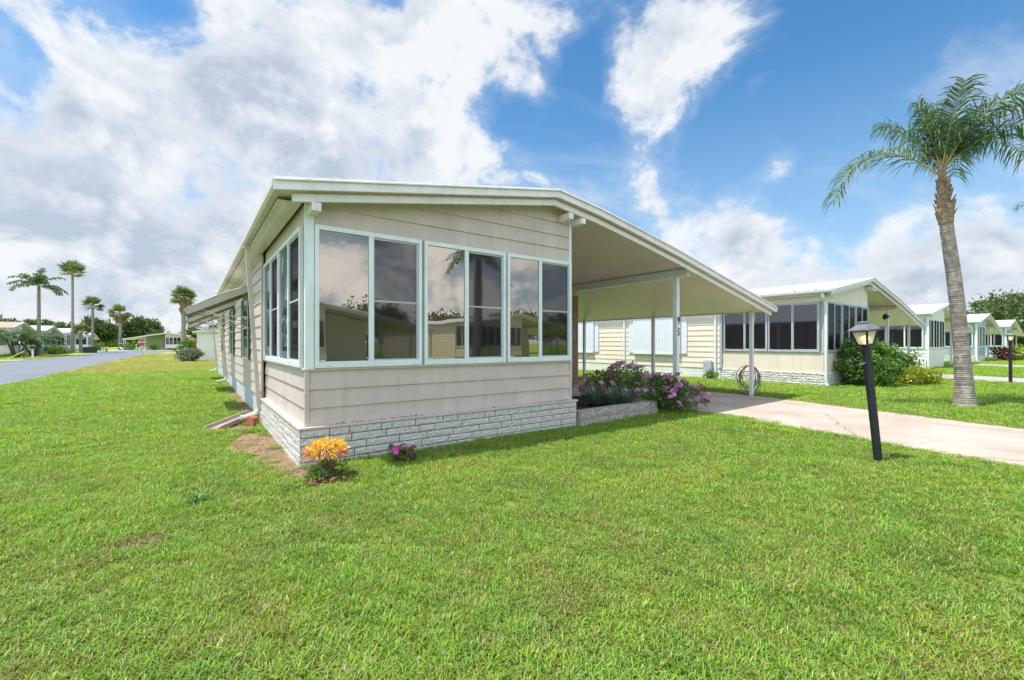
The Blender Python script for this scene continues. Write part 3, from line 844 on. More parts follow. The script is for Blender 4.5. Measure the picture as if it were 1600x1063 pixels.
def downspout(root, y, zb=.28, mat=GUTTER, xt=-.33, xb=-.115, out=-.35):
    m = MB()
    m.box(xt - .055, xt + .035, y - .05, y + .04, 2.96, 3.0)
    m.bar((xt, y, 2.985), (xb, y + .45, zb + .02), .075, .062)
    m.tube([(xb, y + .45, zb + .06), (xb + .0, y + .45, zb - .03), (xb - .05, y + .44, zb - .11), (xb + out * .55, y + .42, zb - .15), (xb + out * .8, y + .41, zb - .15)], [.04, .042, .044, .042, .042], 8)
    return m.build('downspout', mat, root)


for a, b in ((5.36, 7.10), (9.55, 11.3), (14.6, 16.3)):
    awning(HOME, a, b); side_window(HOME, a + .25, b - .25)
for y in (2.95, 11.9, 19.0): downspout(HOME, y)
m = MB(); m.box(-.085, -.06, SUND - .01, SUND + .06, .50, .58); m.tube([(-.08, SUND + .02, .54), (-.12, SUND + .02, .53), (-.13, SUND + .02, .49)], .012, 6); m.build('wall_tap', STEEL, HOME)
m = MB(); m.box(SUNW + .02, SUNW + .06, -.03, .03, 1.50, 1.60); m.tube([(SUNW + .05, -.02, 1.57), (SUNW + .10, -.02, 1.55), (SUNW + .09, -.02, 1.50)], .012, 6); m.build('wall_fitting', GREYMET, HOME)
# dried mud left along the ledge
mg = np.random.default_rng(5); MUD = surf('dried_mud', (.14, .135, .125), .95, .1, .2, 30.)
for cx, wd, cnt in ((.55, .35, 26), (1.05, .25, 34), (1.3, .16, 28), (2.9, .5, 20), (3.6, .4, 34), (3.95, .15, 20)):
    m = MB()
    for _ in range(cnt * 2 // 3):
        x = cx + mg.normal() * wd * .5; x = min(max(x, .02), SUNW - .05); s = .003 + .006 * mg.random(); y = -.03 - .012 * mg.random()
        q = [(x + s * mg.normal() * .9, y + s * mg.normal() * .5, .452 + s * 1.1 * k) for k in (0, 0, 0, 0)]
        m.add([(x - s * 1.4, y - s, .452), (x + s * 1.4, y - s, .452), (x + s * 1.5, y + s, .452), (x - s * 1.3, y + s, .452), (x + s * .3 * mg.normal(), y, .452 + s * 1.6)], [(0, 1, 4), (1, 2, 4), (2, 3, 4), (3, 0, 4)])
    m.build('dried_mud', MUD, HOME)['kind'] = 'stuff'


# ---- neighbours on the same street, one lot after another
NB, npost, _ = home('cream sided home with dark screened porch and stone base, next door beyond the pink driveway', (1.06 + 15.45, 5.50, 0), detail=1, sid=CREAM, low='panel', lowm=CREAM, skirt='stone', frame=FRAMEG, glass=DARKWIN, screen=DARKWIN, gable='flat', seed=11, seams=True)
for y in (SUND + .15,):
    m = MB(); m.box(-.14, -.07, y, y + .07, .15, 3.0); m.build('downspout', TRIM, NB)
m = MB(); m.tube([(-.34, -.05, 3.0), (-.30, -.05, 2.88), (-.10, -.05, 2.80), (-.08, -.05, 2.7)], .05, 8); m.box(-.125, -.035, -.10, -.035, .22, 2.72); m.tube([(-.08, -.07, .24), (-.08, -.07, .10), (-.12, -.14, .05)], .045, 8); m.build('downspout', TRIM, NB)
m = MB(); m.box(-.14, -.05, 8.0, 8.08, .1, 3.0); m.build('downspout', TRIM, NB)
for y0, y1 in ((5.1, 7.5), (9.95, 11.6)):
    m = MB(); m.box(-.16, -.10, y0, y1, 1.0, 2.6)
    for k in range(int((y1 - y0) / .16)): m.box(-.172, -.16, y0 + .03 + k * .16, y0 + .09 + k * .16, 1.02, 2.58)
    m.box(-.20, -.06, y0 + .02, y1 - .02, .93, 1.0)
    m.build('hurricane_shutter', WBOARD, NB)
    for ya in (y0 - .28, y1 + .02):
        m = MB(); m.box(-.11, -.07, ya, ya + .25, .98, 2.6); m.build('side_panel', WBOARD, NB)
m = MB(); m.box(-.22, -.07, 3.72, 4.04, .30, .70); m.box(-.2, -.08, 3.77, 3.99, .70, .74); m.tube([(-.14, 3.88, .30), (-.14, 3.88, 0)], .03, 8); m.build('electric_meter_box', FRAMEG, NB)
m = MB(); m.tube([(7.36, .3, 2.62), (7.30, .25, 2.60)], .03, 8); m.tube([(7.30, .25, 2.62), (7.22, .12, 2.52)], [.05, .075], 10); m.tube([(7.34, .32, 2.55), (7.32, .22, 2.44)], [.04, .06], 10); m.build('security_lamp', BLACK, NB)

N3, _, _ = home('white home with grey screened porch, second home beyond the pink driveway', (1.06 + 15.45 * 2 + .9, 6.1, 0), detail=1, sid=WHITE_SID, low='lapfull', lowm=WHITE_SID, skirt='none', frame=TRIM, glass=DARKWIN, screen=DARKWIN, seed=21, gable='flat', seams=True)
for k in range(3):
    w = MB(); y = SUND + .5 + k * 2.0
    w.box(-.11, -.06, y, y + 1.6, 1.2, 2.7); f = w.build('window', TRIM, N3)
    w = MB(); w.box(-.118, -.112, y + .07, y + 1.53, 2.32, 2.63); w.box(-.118, -.112, y + .07, y + 1.53, 1.27, 2.26); w.build('glass_pane', DARKWIN, f)
N4, _, _ = home('blue grey home with ribbed white roof, third home beyond the pink driveway', (1.06 + 15.5 * 3 + .6, 6.2, 0), detail=1, sid=BLUE_SID, low='panel', lowm=BLUE_SID, skirt='stone', frame=TRIM, glass=DARKWIN, screen=CLEARG, seed=31, gable='flat', seams=True)
N5, _, _ = home('pale blue home at the far right end of the row, small beside the big tree', (1.06 + 15.5 * 4 + .6, 6.2, 0), detail=0, sid=TEAL_SID, low='panel', lowm=TEAL_SID, skirt='stone', frame=TRIM, glass=DARKWIN, screen=DARKWIN, seed=41, gable='flat')
for h_ in (N3, N4, N5):
    m = MB(); m.box(-.13, -.035, -.12, -.035, .05, 3.02); m.box(-.13, -.035, -.2, -.04, .03, .09); m.build('downspout', TRIM, h_)

# ---- across the side street: gable ends face the street
LG = 'manufactured homes across the left street'
for X, pk, lab, kw in ((-15.5, 72.0, 'white home with a faded pink roof, leftmost across the street behind bushy palms', dict(sid=WHITE_SID, roofm=ROOFP)),
                       (-15.5, 85.0, 'pale teal home with a white roof, behind the tall palm with drooping fronds', dict(sid=TEAL_SID)),
                       (-15.5, 97.7, 'white home with a screened porch of tall dark panes, behind the tallest palm', dict(sid=WHITE_SID)),
                       (-16.5, 122.0, 'grey roofed home with a pale car in its carport, across the street', dict(sid=WHITE_SID, roofm=ROOFG))):
    home(lab, (X, pk - 3.61, 0), R(90), detail=0, low='panel', lowm=kw['sid'], skirt='none', frame=TRIM, glass=DARKWIN, screen=DARKWIN, gable='flat', group=LG, seed=int(pk), **{k: v for k, v in kw.items()})
home('pale green home with carport on its left, facing the end of the street', (-.55, 121, 0), 0, -1, detail=0, sid=GREEN_SID, low='panel', lowm=WHITE_SID, skirt='none', frame=TRIM, glass=DARKWIN, screen=DARKWIN, gable='flat', group=LG, seed=77)
# ---- across the front street, behind the photographer: these are what the sunroom panes mirror
home('white home with dark grey roof and carport, mirrored in the leftmost sunroom pane', (2.2, -16.5, 0), R(180), -1, detail=0, sid=WHITE_SID, low='panel', lowm=WHITE_SID, skirt='none', frame=TRIM, glass=DARKWIN, screen=DARKWIN, roofm=ROOFG, gable='flat', seed=81)
home('tan home with pale roof, mirrored in the two right hand sunroom windows', (17.5, -17.5, 0), R(180), -1, detail=0, sid=CREAM, low='panel', lowm=CREAM, skirt='none', frame=TRIM, glass=DARKWIN, screen=DARKWIN, roofm=ROOFW, gable='flat', seed=82)

# shed beyond the home
sh = empty('storage_shed', (.35, 45, 0), 0, 'plain white storage shed at the far end of the beige home', 'shed')
m = MB(); m.box(0, 5, 0, 4, 0, 2.35); m.build('wall', WHITE_SID, sh)
m = MB(); m.box(.0, .05, -.03, 0, 0, 2.35); m.box(1.55, 1.6, -.02, 0, 0, 2.35); m.box(3.1, 3.15, -.02, 0, 0, 2.35); m.build('trim', TRIM, sh)
m = MB(); m.ext([(-.35, 2.33), (5.3, 2.33), (5.3, 2.42), (2.5, 2.95), (-.35, 2.42)], -.3, 4.3); m.build('roof', ROOFW, sh)

# ------------------------------------------------------------------ things by the house
sp = empty('splash_block', (.60, 9.05, 0), 0, 'mauve splash trough under the nearest downspout', 'splash block')
sp.rotation_euler = (0, 0, math.atan2(9.55 - 8.38, .93 - .24))
m = MB(); prof = []
L = 1.36
for i, x in enumerate((-L / 2, L / 2)):
    pass
w0, w1, z0, z1 = .135, .11, .05, .17
sec = lambda w, z: [(-w, z), (-w, z + .075), (-w + .025, z + .075), (-w + .04, z + .02), (w - .04, z + .02), (w - .025, z + .075), (w, z + .075), (w, z)]
A = [(-L / 2, y, z) for y, z in sec(w0, z0 - .045)]; B = [(L / 2, y, z) for y, z in sec(w1, z1 - .10)]
m.add(A + B, [tuple(range(8)), tuple(range(15, 7, -1))] + [(i, i + 8, (i + 1) % 8 + 8, (i + 1) % 8) for i in range(8)])
m.build('trough', SPLASH, sp, bevel=.006)
m = MB(); m.box(L / 2 - .10, L / 2 + .02, -.15, .15, 0, .08); m.build('foot', SPLASH, sp, bevel=.01)
b = MB(); b.box(-.05, .05, -.10, .10, 0, .16); b.v = [(x + .006 * math.sin(9 * z + y * 7), y, z) for x, y, z in b.v]
rb = b.build('brick', REDBRICK, None, bevel=.008, loc=(.83, 8.62, 0)); rb.rotation_euler = (R(6), 0, R(24)); tag(rb, 'small red brick standing beside the white block base near the splash trough', 'brick')

# planter of rough blocks beside the porch, its soil, and the porch step
pl = empty('stone_planter', (5.30, 5.30, 0), R(2.5), 'low planter of rough grey blocks at the right foot of the sunroom', 'planter')
m = MB(); block_wall(m, (0, 0, -.02), (1, 0), (0, -1), 2.25, 2, .135, .42, 51, rough=.016, mort=.010, jit=.2)
block_wall(m, (2.25, 0, -.02), (0, 1), (1, 0), 1.9, 2, .135, .42, 52, rough=.016, mort=.010, jit=.2)
wl = m.build('block_wall', BLOCKG, pl)
m = MB(); m.box(.004, 2.246, .004, .19, -.03, .25); m.box(2.06, 2.246, .19, 1.9, -.03, .25); m.build('wall_core', BLOCKG, wl, bevel=.012)
m = MB(); N_ = 16
gr_ = np.random.default_rng(3)
vs_ = [(.01 + 2.05 * i / N_, .19 + 1.7 * j / N_, .17 + .035 * gr_.random()) for j in range(N_ + 1) for i in range(N_ + 1)]
m.add(vs_, [(j * (N_ + 1) + i, j * (N_ + 1) + i + 1, (j + 1) * (N_ + 1) + i + 1, (j + 1) * (N_ + 1) + i) for j in range(N_) for i in range(N_)])
m.build('mulch', MULCH, pl)
st = empty('porch_step', (6.2, 7.55, 0), 0, 'grey concrete block step behind the planter at the porch edge', 'step')
m = MB()
for k in range(4): m.box(.02 + .52 * k, .52 + .52 * k, 0, .30, 0, .155)
for k in range(4): m.box(-.2 + .52 * k, .30 + .52 * k, .31, .62, 0, .29)
m.build('block_course', surf('pale_step_block', (.50, .50, .52), .85, .2, .1, 5., bump=.4), st, bevel=.01)
m = MB(); m.box(5.3, 8.45, 8.17, 8.83, 0, .24)
struct(m.build('porch_floor', CONC))
dm = MB(); dm.box(-.45, .45, -.28, .28, 0, .02); tag(dm.build('door_mat', MAT, None, bevel=.006, loc=(7.6, 8.48, .24)), 'black door mat lying on the porch floor', 'door mat')

# hose hung in loops on the carport corner post
hs = empty('garden_hose', (11.99, 5.74, .0), R(-40), 'brown garden hose hanging in loose coils at the right carport post', 'hose')
hg = np.random.default_rng(9); m = MB(); pts = []
for k in range(9 * 22):
    a = 2 * math.pi * k / 22
    i = k / 22
    rx = .24 + .05 * math.sin(i * 2.3) + .012 * math.sin(i * 7); rz_ = .33 + .07 * math.sin(i * 1.7 + 1)
    pts.append((.06 + rx * math.sin(a) + .04 * math.sin(i * 3.1), .05 + .05 * math.sin(i * 1.3) + .01 * i, .80 - rz_ + rz_ * math.cos(a)))
m.tube(pts, .0095, 6); m.build('hose_coil', HOSE, hs, True)
m = MB(); m.tube([(0, -.03, .80), (0, .10, .79), (0, .13, .83)], .012, 6); m.build('hook', STEEL, hs)


# ------------------------------------------------------------------ lamp posts
def lamp_post(label, loc, lean=(0, 0), rz=0., group='black lantern posts by the driveways'):
    root = empty('lamp_post', loc, 0, label, 'lamp post', group, (lean[0], lean[1], rz))
    m = MB(); pf = []
    for k in range(24):
        a = 2 * math.pi * k / 24; r = .043 - (.004 if k % 3 == 0 else 0); pf.append((r * math.cos(a), r * math.sin(a)))
    m.extz(pf, -.1, 1.36); m.tube([(0, 0, 1.30), (0, 0, 1.385)], [.048, .05], 14); m.build('post', BLACK, root)
    m = MB(); m.tube([(-.14, 0, 1.17), (.03, 0, 1.19)], .009, 8); m.build('ladder_rest', GREYMET, root)
    lt = MB(); b0, b1, zb, zt = .052, .090, 1.40, 1.565
    for sx, sy in ((-1, -1), (1, -1), (1, 1), (-1, 1)):
        lt.bar((sx * b0, sy * b0, zb), (sx * b1, sy * b1, zt), .016)
    lt.box(-.065, .065, -.065, .065, 1.38, 1.402); lt.tube([(0, 0, 1.385), (0, 0, 1.40)], [.05, .07], 12)
    for s in (-1, 1):
        lt.box(-b1, b1, s * b1 - .008, s * b1 + .008, zt - .012, zt + .004); lt.box(s * b1 - .008, s * b1 + .008, -b1, b1, zt - .012, zt + .004)
    lt.build('lantern_frame', BLACK, root)
    gm = MB(); i0, i1 = b0 - .003, b1 - .003
    q = [(-1, -1), (1, -1), (1, 1), (-1, 1)]
    gm.add([(a * i0, b * i0, zb + .003) for a, b in q] + [(a * i1, b * i1, zt - .003) for a, b in q], [(0, 1, 5, 4), (1, 2, 6, 5), (2, 3, 7, 6), (3, 0, 4, 7)])
    gm.build('lantern_glass', LAMPGLASS, root)
    c = MB(); R1, R2, R3 = .114, .042, .036
    def ring(r, z): return [(a * r, b * r, z) for a, b in q]
    c.add(ring(R1, zt - .002) + ring(R1, zt + .012) + ring(R2, zt + .080) + ring(R3 * 1.35, zt + .082) + ring(R3 * 1.35, zt + .098) + ring(.02, zt + .106),
          [(3, 2, 1, 0)] + [(i + 4 * k, (i + 1) % 4 + 4 * k, (i + 1) % 4 + 4 * k + 4, i + 4 * k + 4) for k in range(5) for i in range(4)] + [(20, 21, 22, 23)])
    c.build('lantern_cap', GREYMET, root, bevel=.004)
    bl = MB(); bl.tube([(0, 0, 1.40), (0, 0, 1.44), (0, 0, 1.455), (0, 0, 1.475), (0, 0, 1.497), (0, 0, 1.505)], [.018, .02, .036, .044, .03, .008], 14); bl.build('bulb', BULB, root, True)
    return root


def lampglass():
    m = bpy.data.materials.new('lantern_glass'); m.use_nodes = True
    t = NT(m.node_tree); t.n.clear()
    d = t.new('ShaderNodeBsdfDiffuse'); d.inputs[0].default_value = (.62, .64, .60, 1)
    tl = t.new('ShaderNodeBsdfTranslucent'); tl.inputs[0].default_value = (.75, .77, .72, 1)
    tr = t.new('ShaderNodeBsdfTransparent'); tr.inputs[0].default_value = (.92, .93, .9, 1)
    m0 = t.new('ShaderNodeMixShader'); m0.inputs[0].default_value = .5; t.l.new(d.outputs[0], m0.inputs[1]); t.l.new(tl.outputs[0], m0.inputs[2])
    m1 = t.new('ShaderNodeMixShader'); m1.inputs[0].default_value = .28; t.l.new(m0.outputs[0], m1.inputs[1]); t.l.new(tr.outputs[0], m1.inputs[2])
    o = t.new('ShaderNodeOutputMaterial'); t.l.new(m1.outputs[0], o.inputs[0])
    return m


LAMPGLASS = lampglass()
# leans to the left of the picture
ax = Vector((math.cos(YAW), -math.sin(YAW), 0))
lp = lamp_post('leaning black lamp post with glowing frosted lantern beside the pink driveway', (6.56, 1.64, 0))
lean = Matrix.Rotation(R(-6.2), 4, FWD) @ Matrix.Rotation(R(-YAW * 57.3 + 18), 4, 'Z')
lp.rotation_euler = lean.to_euler()
l2 = copy_tree(lp); l2.location = (22.96, 2.11, 0); l2.rotation_euler = (0, 0, R(10)); l2.scale = (1.08,) * 3
l2['label'] = 'upright black lamp post beyond the palm trunk at the right edge'
for (x, y, lab) in ((-13.5, 62.4, 'black lamp post behind the mailbox across the street'), (-14.1, 84.5, 'black lamp post at the foot of the tallest palm'), (-12.5, 123.3, 'small far black lamp post at the end of the left street')):
    q = copy_tree(lp); q.location = (x, y, 0); q.rotation_euler = (0, 0, .3); q['label'] = lab


# ------------------------------------------------------------------ palms
def ring_trunk(mb, pts, rads, ring=.045, n=18, amp=.010, seed=0):
    """a ringed palm trunk along a polyline"""
    g = np.random.default_rng(seed)
    P = np.array(pts, float); seg = np.linalg.norm(np.diff(P, axis=0), axis=1); s = np.concatenate([[0], np.cumsum(seg)])
    t = []; rr = []
    x = 0
    while x < s[-1]:
        r = np.interp(x, s, rads); L = ring * (.7 + .6 * g.random())
        t += [x, x + L * .35, x + L * .5]; rr += [r - amp * .2, r + amp * (.3 + .7 * g.random()), r - amp * .9]
        x += L
    t.append(s[-1]); rr.append(rads[-1])
    pp = [tuple(np.interp(q, s, P[:, k]) for k in range(3)) for q in t]
    mb.tube(pp, rr, n)


def pinnate(V, tone, rach, base, az, el0, length, droop, lean=0, nl=58, ll=.55, w=.028, g=rng, hang=.5, sideh=1., rach_r=.016, tw=0.):
    """one feather frond: a rachis that arches, leaflets that hang off both sides"""
    d = np.array([math.cos(az) * math.cos(el0), math.sin(az) * math.cos(el0), math.sin(el0)])
    n = 16; pts = [np.array(base, float)]
    step = length / n
    for i in range(n):
        pts.append(pts[-1] + d * step)
        d = d + np.array([0, 0, -1]) * droop * step * (.35 + 1.3 * i / n)
        d = d / np.linalg.norm(d)
    pts = np.array(pts)
    rach.tube([tuple(p) for p in pts], [max(.003, rach_r * (1 - i / n)) + .003 for i in range(n + 1)], 6)
    for k in range(nl):
        f = .17 + .83 * k / (nl - 1); x = f * n; i = min(int(x), n - 1); p = pts[i] + (pts[i + 1] - pts[i]) * (x - i)
        t = pts[i + 1] - pts[i]; t /= np.linalg.norm(t)
        sd = np.cross(t, [0, 0, 1.]); sd /= max(np.linalg.norm(sd), 1e-6)
        up = np.cross(sd, t)
        L0 = ll * (1 - abs(f - .45) * .95) * (.8 + .35 * g.random())
        for s in (-1, 1):
            o = sd * s * sideh * (.75 + .4 * g.random()) + t * (.55 + .35 * g.random()) + up * (.30 * g.normal() + .18)
            o /= np.linalg.norm(o)
            o2 = o + np.array([0, 0, -1.]) * hang * (.6 + .8 * g.random()); o2 /= np.linalg.norm(o2)
            o3 = o2 + np.array([0, 0, -1.]) * hang * (.5 + .7 * g.random()); o3 /= np.linalg.norm(o3)
            wd = np.cross(o, up + .4 * g.normal(size=3)); wd /= np.linalg.norm(wd); wd *= w * .5 * (.7 + .5 * g.random())
            a = p; b = a + o * L0 * .4; c = b + o2 * L0 * .33; e = c + o3 * L0 * .3
            V += [a - wd * .6, a + wd * .6, b + wd, b - wd, b - wd, b + wd, c + wd * .8, c - wd * .8, c - wd * .8, c + wd * .8, e + wd * .1, e - wd * .1]
            q = g.random(); tone += [q, q, q]


def queen_palm(label, loc, trunk, rads, crown_pts, fronds, name='queen_palm', group=None, seed=1, nl=58, ll=.55, w=.028, ring=.045, amp=.008):
    g = np.random.default_rng(seed)
    root = empty(name, loc, 0, label, 'palm tree', group)
    m = MB(); ring_trunk(m, trunk, rads, ring, 18, amp, seed)
    m.tube([tuple(Vector(trunk[0]) + Vector((0, 0, -.05))), tuple(Vector(trunk[0]) + Vector((0, 0, .06)))], [rads[0] * 1.08, rads[0]], 18)
    m.build('trunk', TRUNKG, root, True)
    if crown_pts:
        m = MB()
        pts, rr = crown_pts
        m.tube(pts, rr, 14)
        base = Vector(pts[0]); d = (Vector(pts[-1]) - base)
        for k in range(26):       # ragged old leaf bases
            f = .05 + .60 * k / 26; p = base + d * f; a = k * 2.4
            rr_ = np.interp(f * (len(rr) - 1), range(len(rr)), rr)
            o = Vector((math.cos(a), math.sin(a), 0)); q = p + o * rr_ * .9
            tp = q + o * (.05 + .03 * g.random()) + Vector((0, 0, .14 + .10 * g.random()))
            sdv = Vector((-math.sin(a), math.cos(a), 0)) * (.075)
            m.add([tuple(q - sdv), tuple(q + sdv), tuple(tp + sdv * .35), tuple(tp - sdv * .35), tuple(q - sdv - o * .05), tuple(q + sdv - o * .05)], [(0, 1, 2, 3), (1, 5, 2), (4, 0, 3), (5, 4, 3, 2)])
        m.build('leaf_base', BOOT, root)
    V = []; tone = []; ra = MB()
    for fr in fronds: pinnate(V, tone, ra, nl=nl, ll=ll, w=w, g=g, **fr)
    ra.build('stalk', PETIOLE, root, True)
    npmesh('frond', np.array(V), 4, L_PALM, root, tone)
    return root


# the big palm beside the driveway (its own axes: r = picture right, z up)
def rv(r, z, dep=0): return (RGT.x * r + FWD.x * dep, RGT.y * r + FWD.y * dep, z)


AZR = math.atan2(RGT.y, RGT.x)
trk = [rv(0, 0), rv(-.03, .5), rv(-.08, 1.2), rv(-.17, 2.2), rv(-.27, 3.0), rv(-.39, 3.8), rv(-.43, 4.15)]
trr = [.205, .158, .138, .132, .128, .120, .116]
crw = ([rv(-.43, 4.05), rv(-.44, 4.3), rv(-.46, 4.55), rv(-.49, 4.85), rv(-.52, 5.2), rv(-.54, 5.45)], [.128, .148, .105, .078, .068, .05])
CB = rv(-.52, 5.22)
fr = [
    dict(base=rv(-.55, 5.1), az=AZR + R(178), el0=R(38), length=2.95, droop=1.05, hang=.75),
    dict(base=rv(-.53, 5.2), az=AZR + R(168), el0=R(77), length=1.64, droop=.34, hang=1.2),
    dict(base=CB, az=AZR + R(80), el0=R(80), length=1.60, droop=.55, hang=.9),
    dict(base=CB, az=AZR + R(20), el0=R(60), length=1.56, droop=.9, hang=1.1),
    dict(base=CB, az=AZR + R(8), el0=R(48), length=2.61, droop=.85, hang=.7),
    dict(base=CB, az=AZR - R(25), el0=R(48), length=2.52, droop=.95, hang=.8),
    dict(base=CB, az=AZR + R(40), el0=R(46), length=2.43, droop=.85, hang=.7),
    dict(base=CB, az=AZR - R(60), el0=R(64), length=1.92, droop=.90, hang=.8),
    dict(base=CB, az=AZR + R(135), el0=R(66), length=1.76, droop=.70, hang=.9),
    dict(base=CB, az=AZR - R(110), el0=R(72), length=1.76, droop=.65, hang=.9),
    dict(base=CB, az=AZR + R(0), el0=R(70), length=1.60, droop=.70, hang=.7),
    dict(base=CB, az=AZR - R(12), el0=R(60), length=2.24, droop=.75, hang=.6),
    dict(base=CB, az=AZR + R(55), el0=R(70), length=1.84, droop=.60, hang=.8),
]
queen_palm('queen palm with a thick ringed grey trunk and windblown crown beside the pink driveway', (13.80, 1.93, 0), trk, trr, crw, fr, seed=4, nl=70, ll=.84, w=.025)


def radial(n, base, el, length, droop, seed, hang=.6, jit=.25):
    g = np.random.default_rng(seed)
    return [dict(base=base, az=2 * math.pi * k / n + g.normal() * .15, el0=R(el) + g.normal() * jit, length=length * (.85 + .3 * g.random()), droop=droop * (.8 + .4 * g.random()), hang=hang) for k in range(n)]


queen_palm('palm with only a frond tip in view at the right edge of the photo', (26.6, .3, 0), [(0, 0, 0), (.1, 0, 4), (.1, 0, 6.2)], [.22, .17, .15], None, radial(12, (.1, 0, 6.2), 42, 2.5, .6, 12), seed=12, nl=40, ll=.6, w=.035)
# the palm mirrored in the middle sunroom window, on the far side of the front street
queen_palm('palm across the front street, mirrored in the middle sunroom window', (14.0, -12.0, 0), [(0, 0, 0), (.1, 0, 3.5), (.1, 0, 6.5)], [.30, .24, .2], None, radial(16, (.1, 0, 6.5), 38, 2.4, .75, 13), seed=13, nl=34, ll=.6, w=.05)
queen_palm('tall palm with drooping feather fronds behind the mailbox across the street', (-14, 71.4, 0), [(0, 0, 0), (.05, 0, 4), (.05, 0, 7.8)], [.22, .17, .14], None, radial(16, (.05, 0, 7.8), 34, 2.35, .62, 14, jit=.3), seed=14, nl=34, ll=.75, w=.09, ring=.16, amp=.03)


def fan_crown(V, tone, st, cen, n, rad, g, seg=16, blade=.5, droop=.35, lo=-35, hi=80, dead=None, dv=None, dt=None):
    for k in range(n):
        az = k * 2.399 + g.normal() * .2; el = R(lo + (hi - lo) * g.random() ** .8)
        d = np.array([math.cos(az) * math.cos(el), math.sin(az) * math.cos(el), math.sin(el)])
        c = np.array(cen) + d * rad * (.42 + .16 * g.random())
        st.tube([tuple(cen), tuple((np.array(cen) + c) / 2 + np.array([0, 0, .04])), tuple(c)], .02 * rad, 5)
        s = np.cross(d, [0, 0, 1.]); s /= max(np.linalg.norm(s), 1e-6); u = np.cross(s, d)
        roll = g.normal() * .35; s, u = s * math.cos(roll) + u * math.sin(roll), u * math.cos(roll) - s * math.sin(roll)
        tt = g.random()
        for j in range(seg):
            a = R(-115 + 230 * j / (seg - 1)); o = d * math.cos(a) + s * math.sin(a) + u * .12
            o /= np.linalg.norm(o); L = rad * blade * (1 - .25 * abs(a) / 2) * (.85 + .3 * g.random())
            o2 = o + np.array([0, 0, -1.]) * droop * (.6 + .8 * g.random()); o2 /= np.linalg.norm(o2)
            wd = np.cross(o, u); wd /= max(np.linalg.norm(wd), 1e-6); wd *= L * .075
            b = c + o * L * .55; e = b + o2 * L * .5
            V += [c - wd * .3, c + wd * .3, b + wd, b - wd, b - wd, b + wd, e + wd * .1, e - wd * .1]; q = .6 * tt + .4 * g.random(); tone += [q, q]


def fan_palm(label, loc, h, r0, r1, crown, n=30, lean=(0, 0), boots=0, seed=1, group='fan palms along the left street', lo=-35, skirt=0, name='fan_palm'):
    g = np.random.default_rng(seed)
    root = empty(name, loc, 0, label, 'palm tree', group)
    top = (lean[0], lean[1], h)
    m = MB(); ring_trunk(m, [(0, 0, 0), (lean[0] * .4, lean[1] * .4, h * .5), top], [r0, (r0 + r1) / 2 * .95, r1], .16, 12, .025, seed); m.build('trunk', TRUNKG, root, True)
    if boots:
        m = MB(); m.tube([(lean[0] * .9, lean[1] * .9, h - boots), (lean[0], lean[1], h - boots * .3), (lean[0], lean[1], h + .2)], [r1 * 1.2, r1 * 1.7, r1 * .8], 12)
        for k in range(40):
            f = g.random(); a = g.random() * 6.28; p = Vector((lean[0], lean[1], h - boots + boots * f)); o = Vector((math.cos(a), math.sin(a), 0)); q = p + o * r1 * 1.3
            m.bar(tuple(q), tuple(q + o * .18 + Vector((0, 0, .25))), .09, .03)
        m.build('leaf_base', BOOT, root)
    V = []; tone = []; st = MB()
    fan_crown(V, tone, st, (top[0], top[1], h + .15), n, crown, g, lo=lo)
    st.build('stalk', PETIOLE, root)
    npmesh('frond', np.array(V), 4, L_FAN, root, tone)
    if skirt:
        V = []; tone = []; st = MB(); fan_crown(V, tone, st, (top[0], top[1], h - .1), skirt, crown * .8, g, lo=-80, hi=-40, droop=.9)
        npmesh('dead_frond', np.array(V), 4, L_DEAD, root, tone)
    return root


fan_palm('tallest thin trunked fan palm on the left, standing before the teal and white homes', (-14, 89, 0), 11.4, .21, .14, 2.05, 32, seed=21, lo=-30)
fan_palm('mid height fan palm before the grey roofed home with the car', (-12.8, 96, 0), 7.2, .21, .16, 1.75, 32, seed=22, lo=-40)
fan_palm('short bushy fan palm between the tallest palm and the green cabinet', (-13.2, 89.6, 0), 3.1, .22, .19, 1.25, 26, seed=23, lo=-40)
fan_palm('fan palm with dry hanging fronds behind the white carport roof', (-13.2, 133, 0), 8.0, .28, .24, 2.5, 34, seed=24, lo=-50, skirt=16)
fan_palm('cabbage palm with brown leaf bases behind the taupe window awning', (-.75, 60.0, 0), 6.2, .24, .20, 1.5, 44, seed=25, boots=1.6, lo=-45)
# clumps of pygmy date palm by the leftmost home
for i, (x, y, s, lab) in enumerate(((-14.2, 64.5, 1.0, 'bushy date palm clump with leaning trunks at the left edge of the photo'), (-13.9, 69, .85, 'bushy date palm clump before the teal home, right of the first clump'))):
    g = np.random.default_rng(60 + i); root = empty('date_palm_clump', (x, y, 0), 0, lab, 'palm tree', 'date palm clumps before the leftmost homes')
    V = []; tone = []; ra = MB(); tk = MB()
    for k in range(3):
        a = k * 2.1 + i; tp = (1.0 * math.cos(a), .8 * math.sin(a), 1.9 * s)
        tk.tube([(.1 * math.cos(a), .1 * math.sin(a), 0), (tp[0] * .6, tp[1] * .6, 1.0), tp], [.10, .085, .085], 9)
        for fr_ in radial(13, tp, 35, 1.9, .8, 70 + 5 * i + k): pinnate(V, tone, ra, nl=30, ll=.5, w=.05, g=g, **fr_)
    tk.build('trunk', BARK, root, True); ra.build('stalk', PETIOLE, root); npmesh('frond', np.array(V), 4, L_PALM, root, tone)

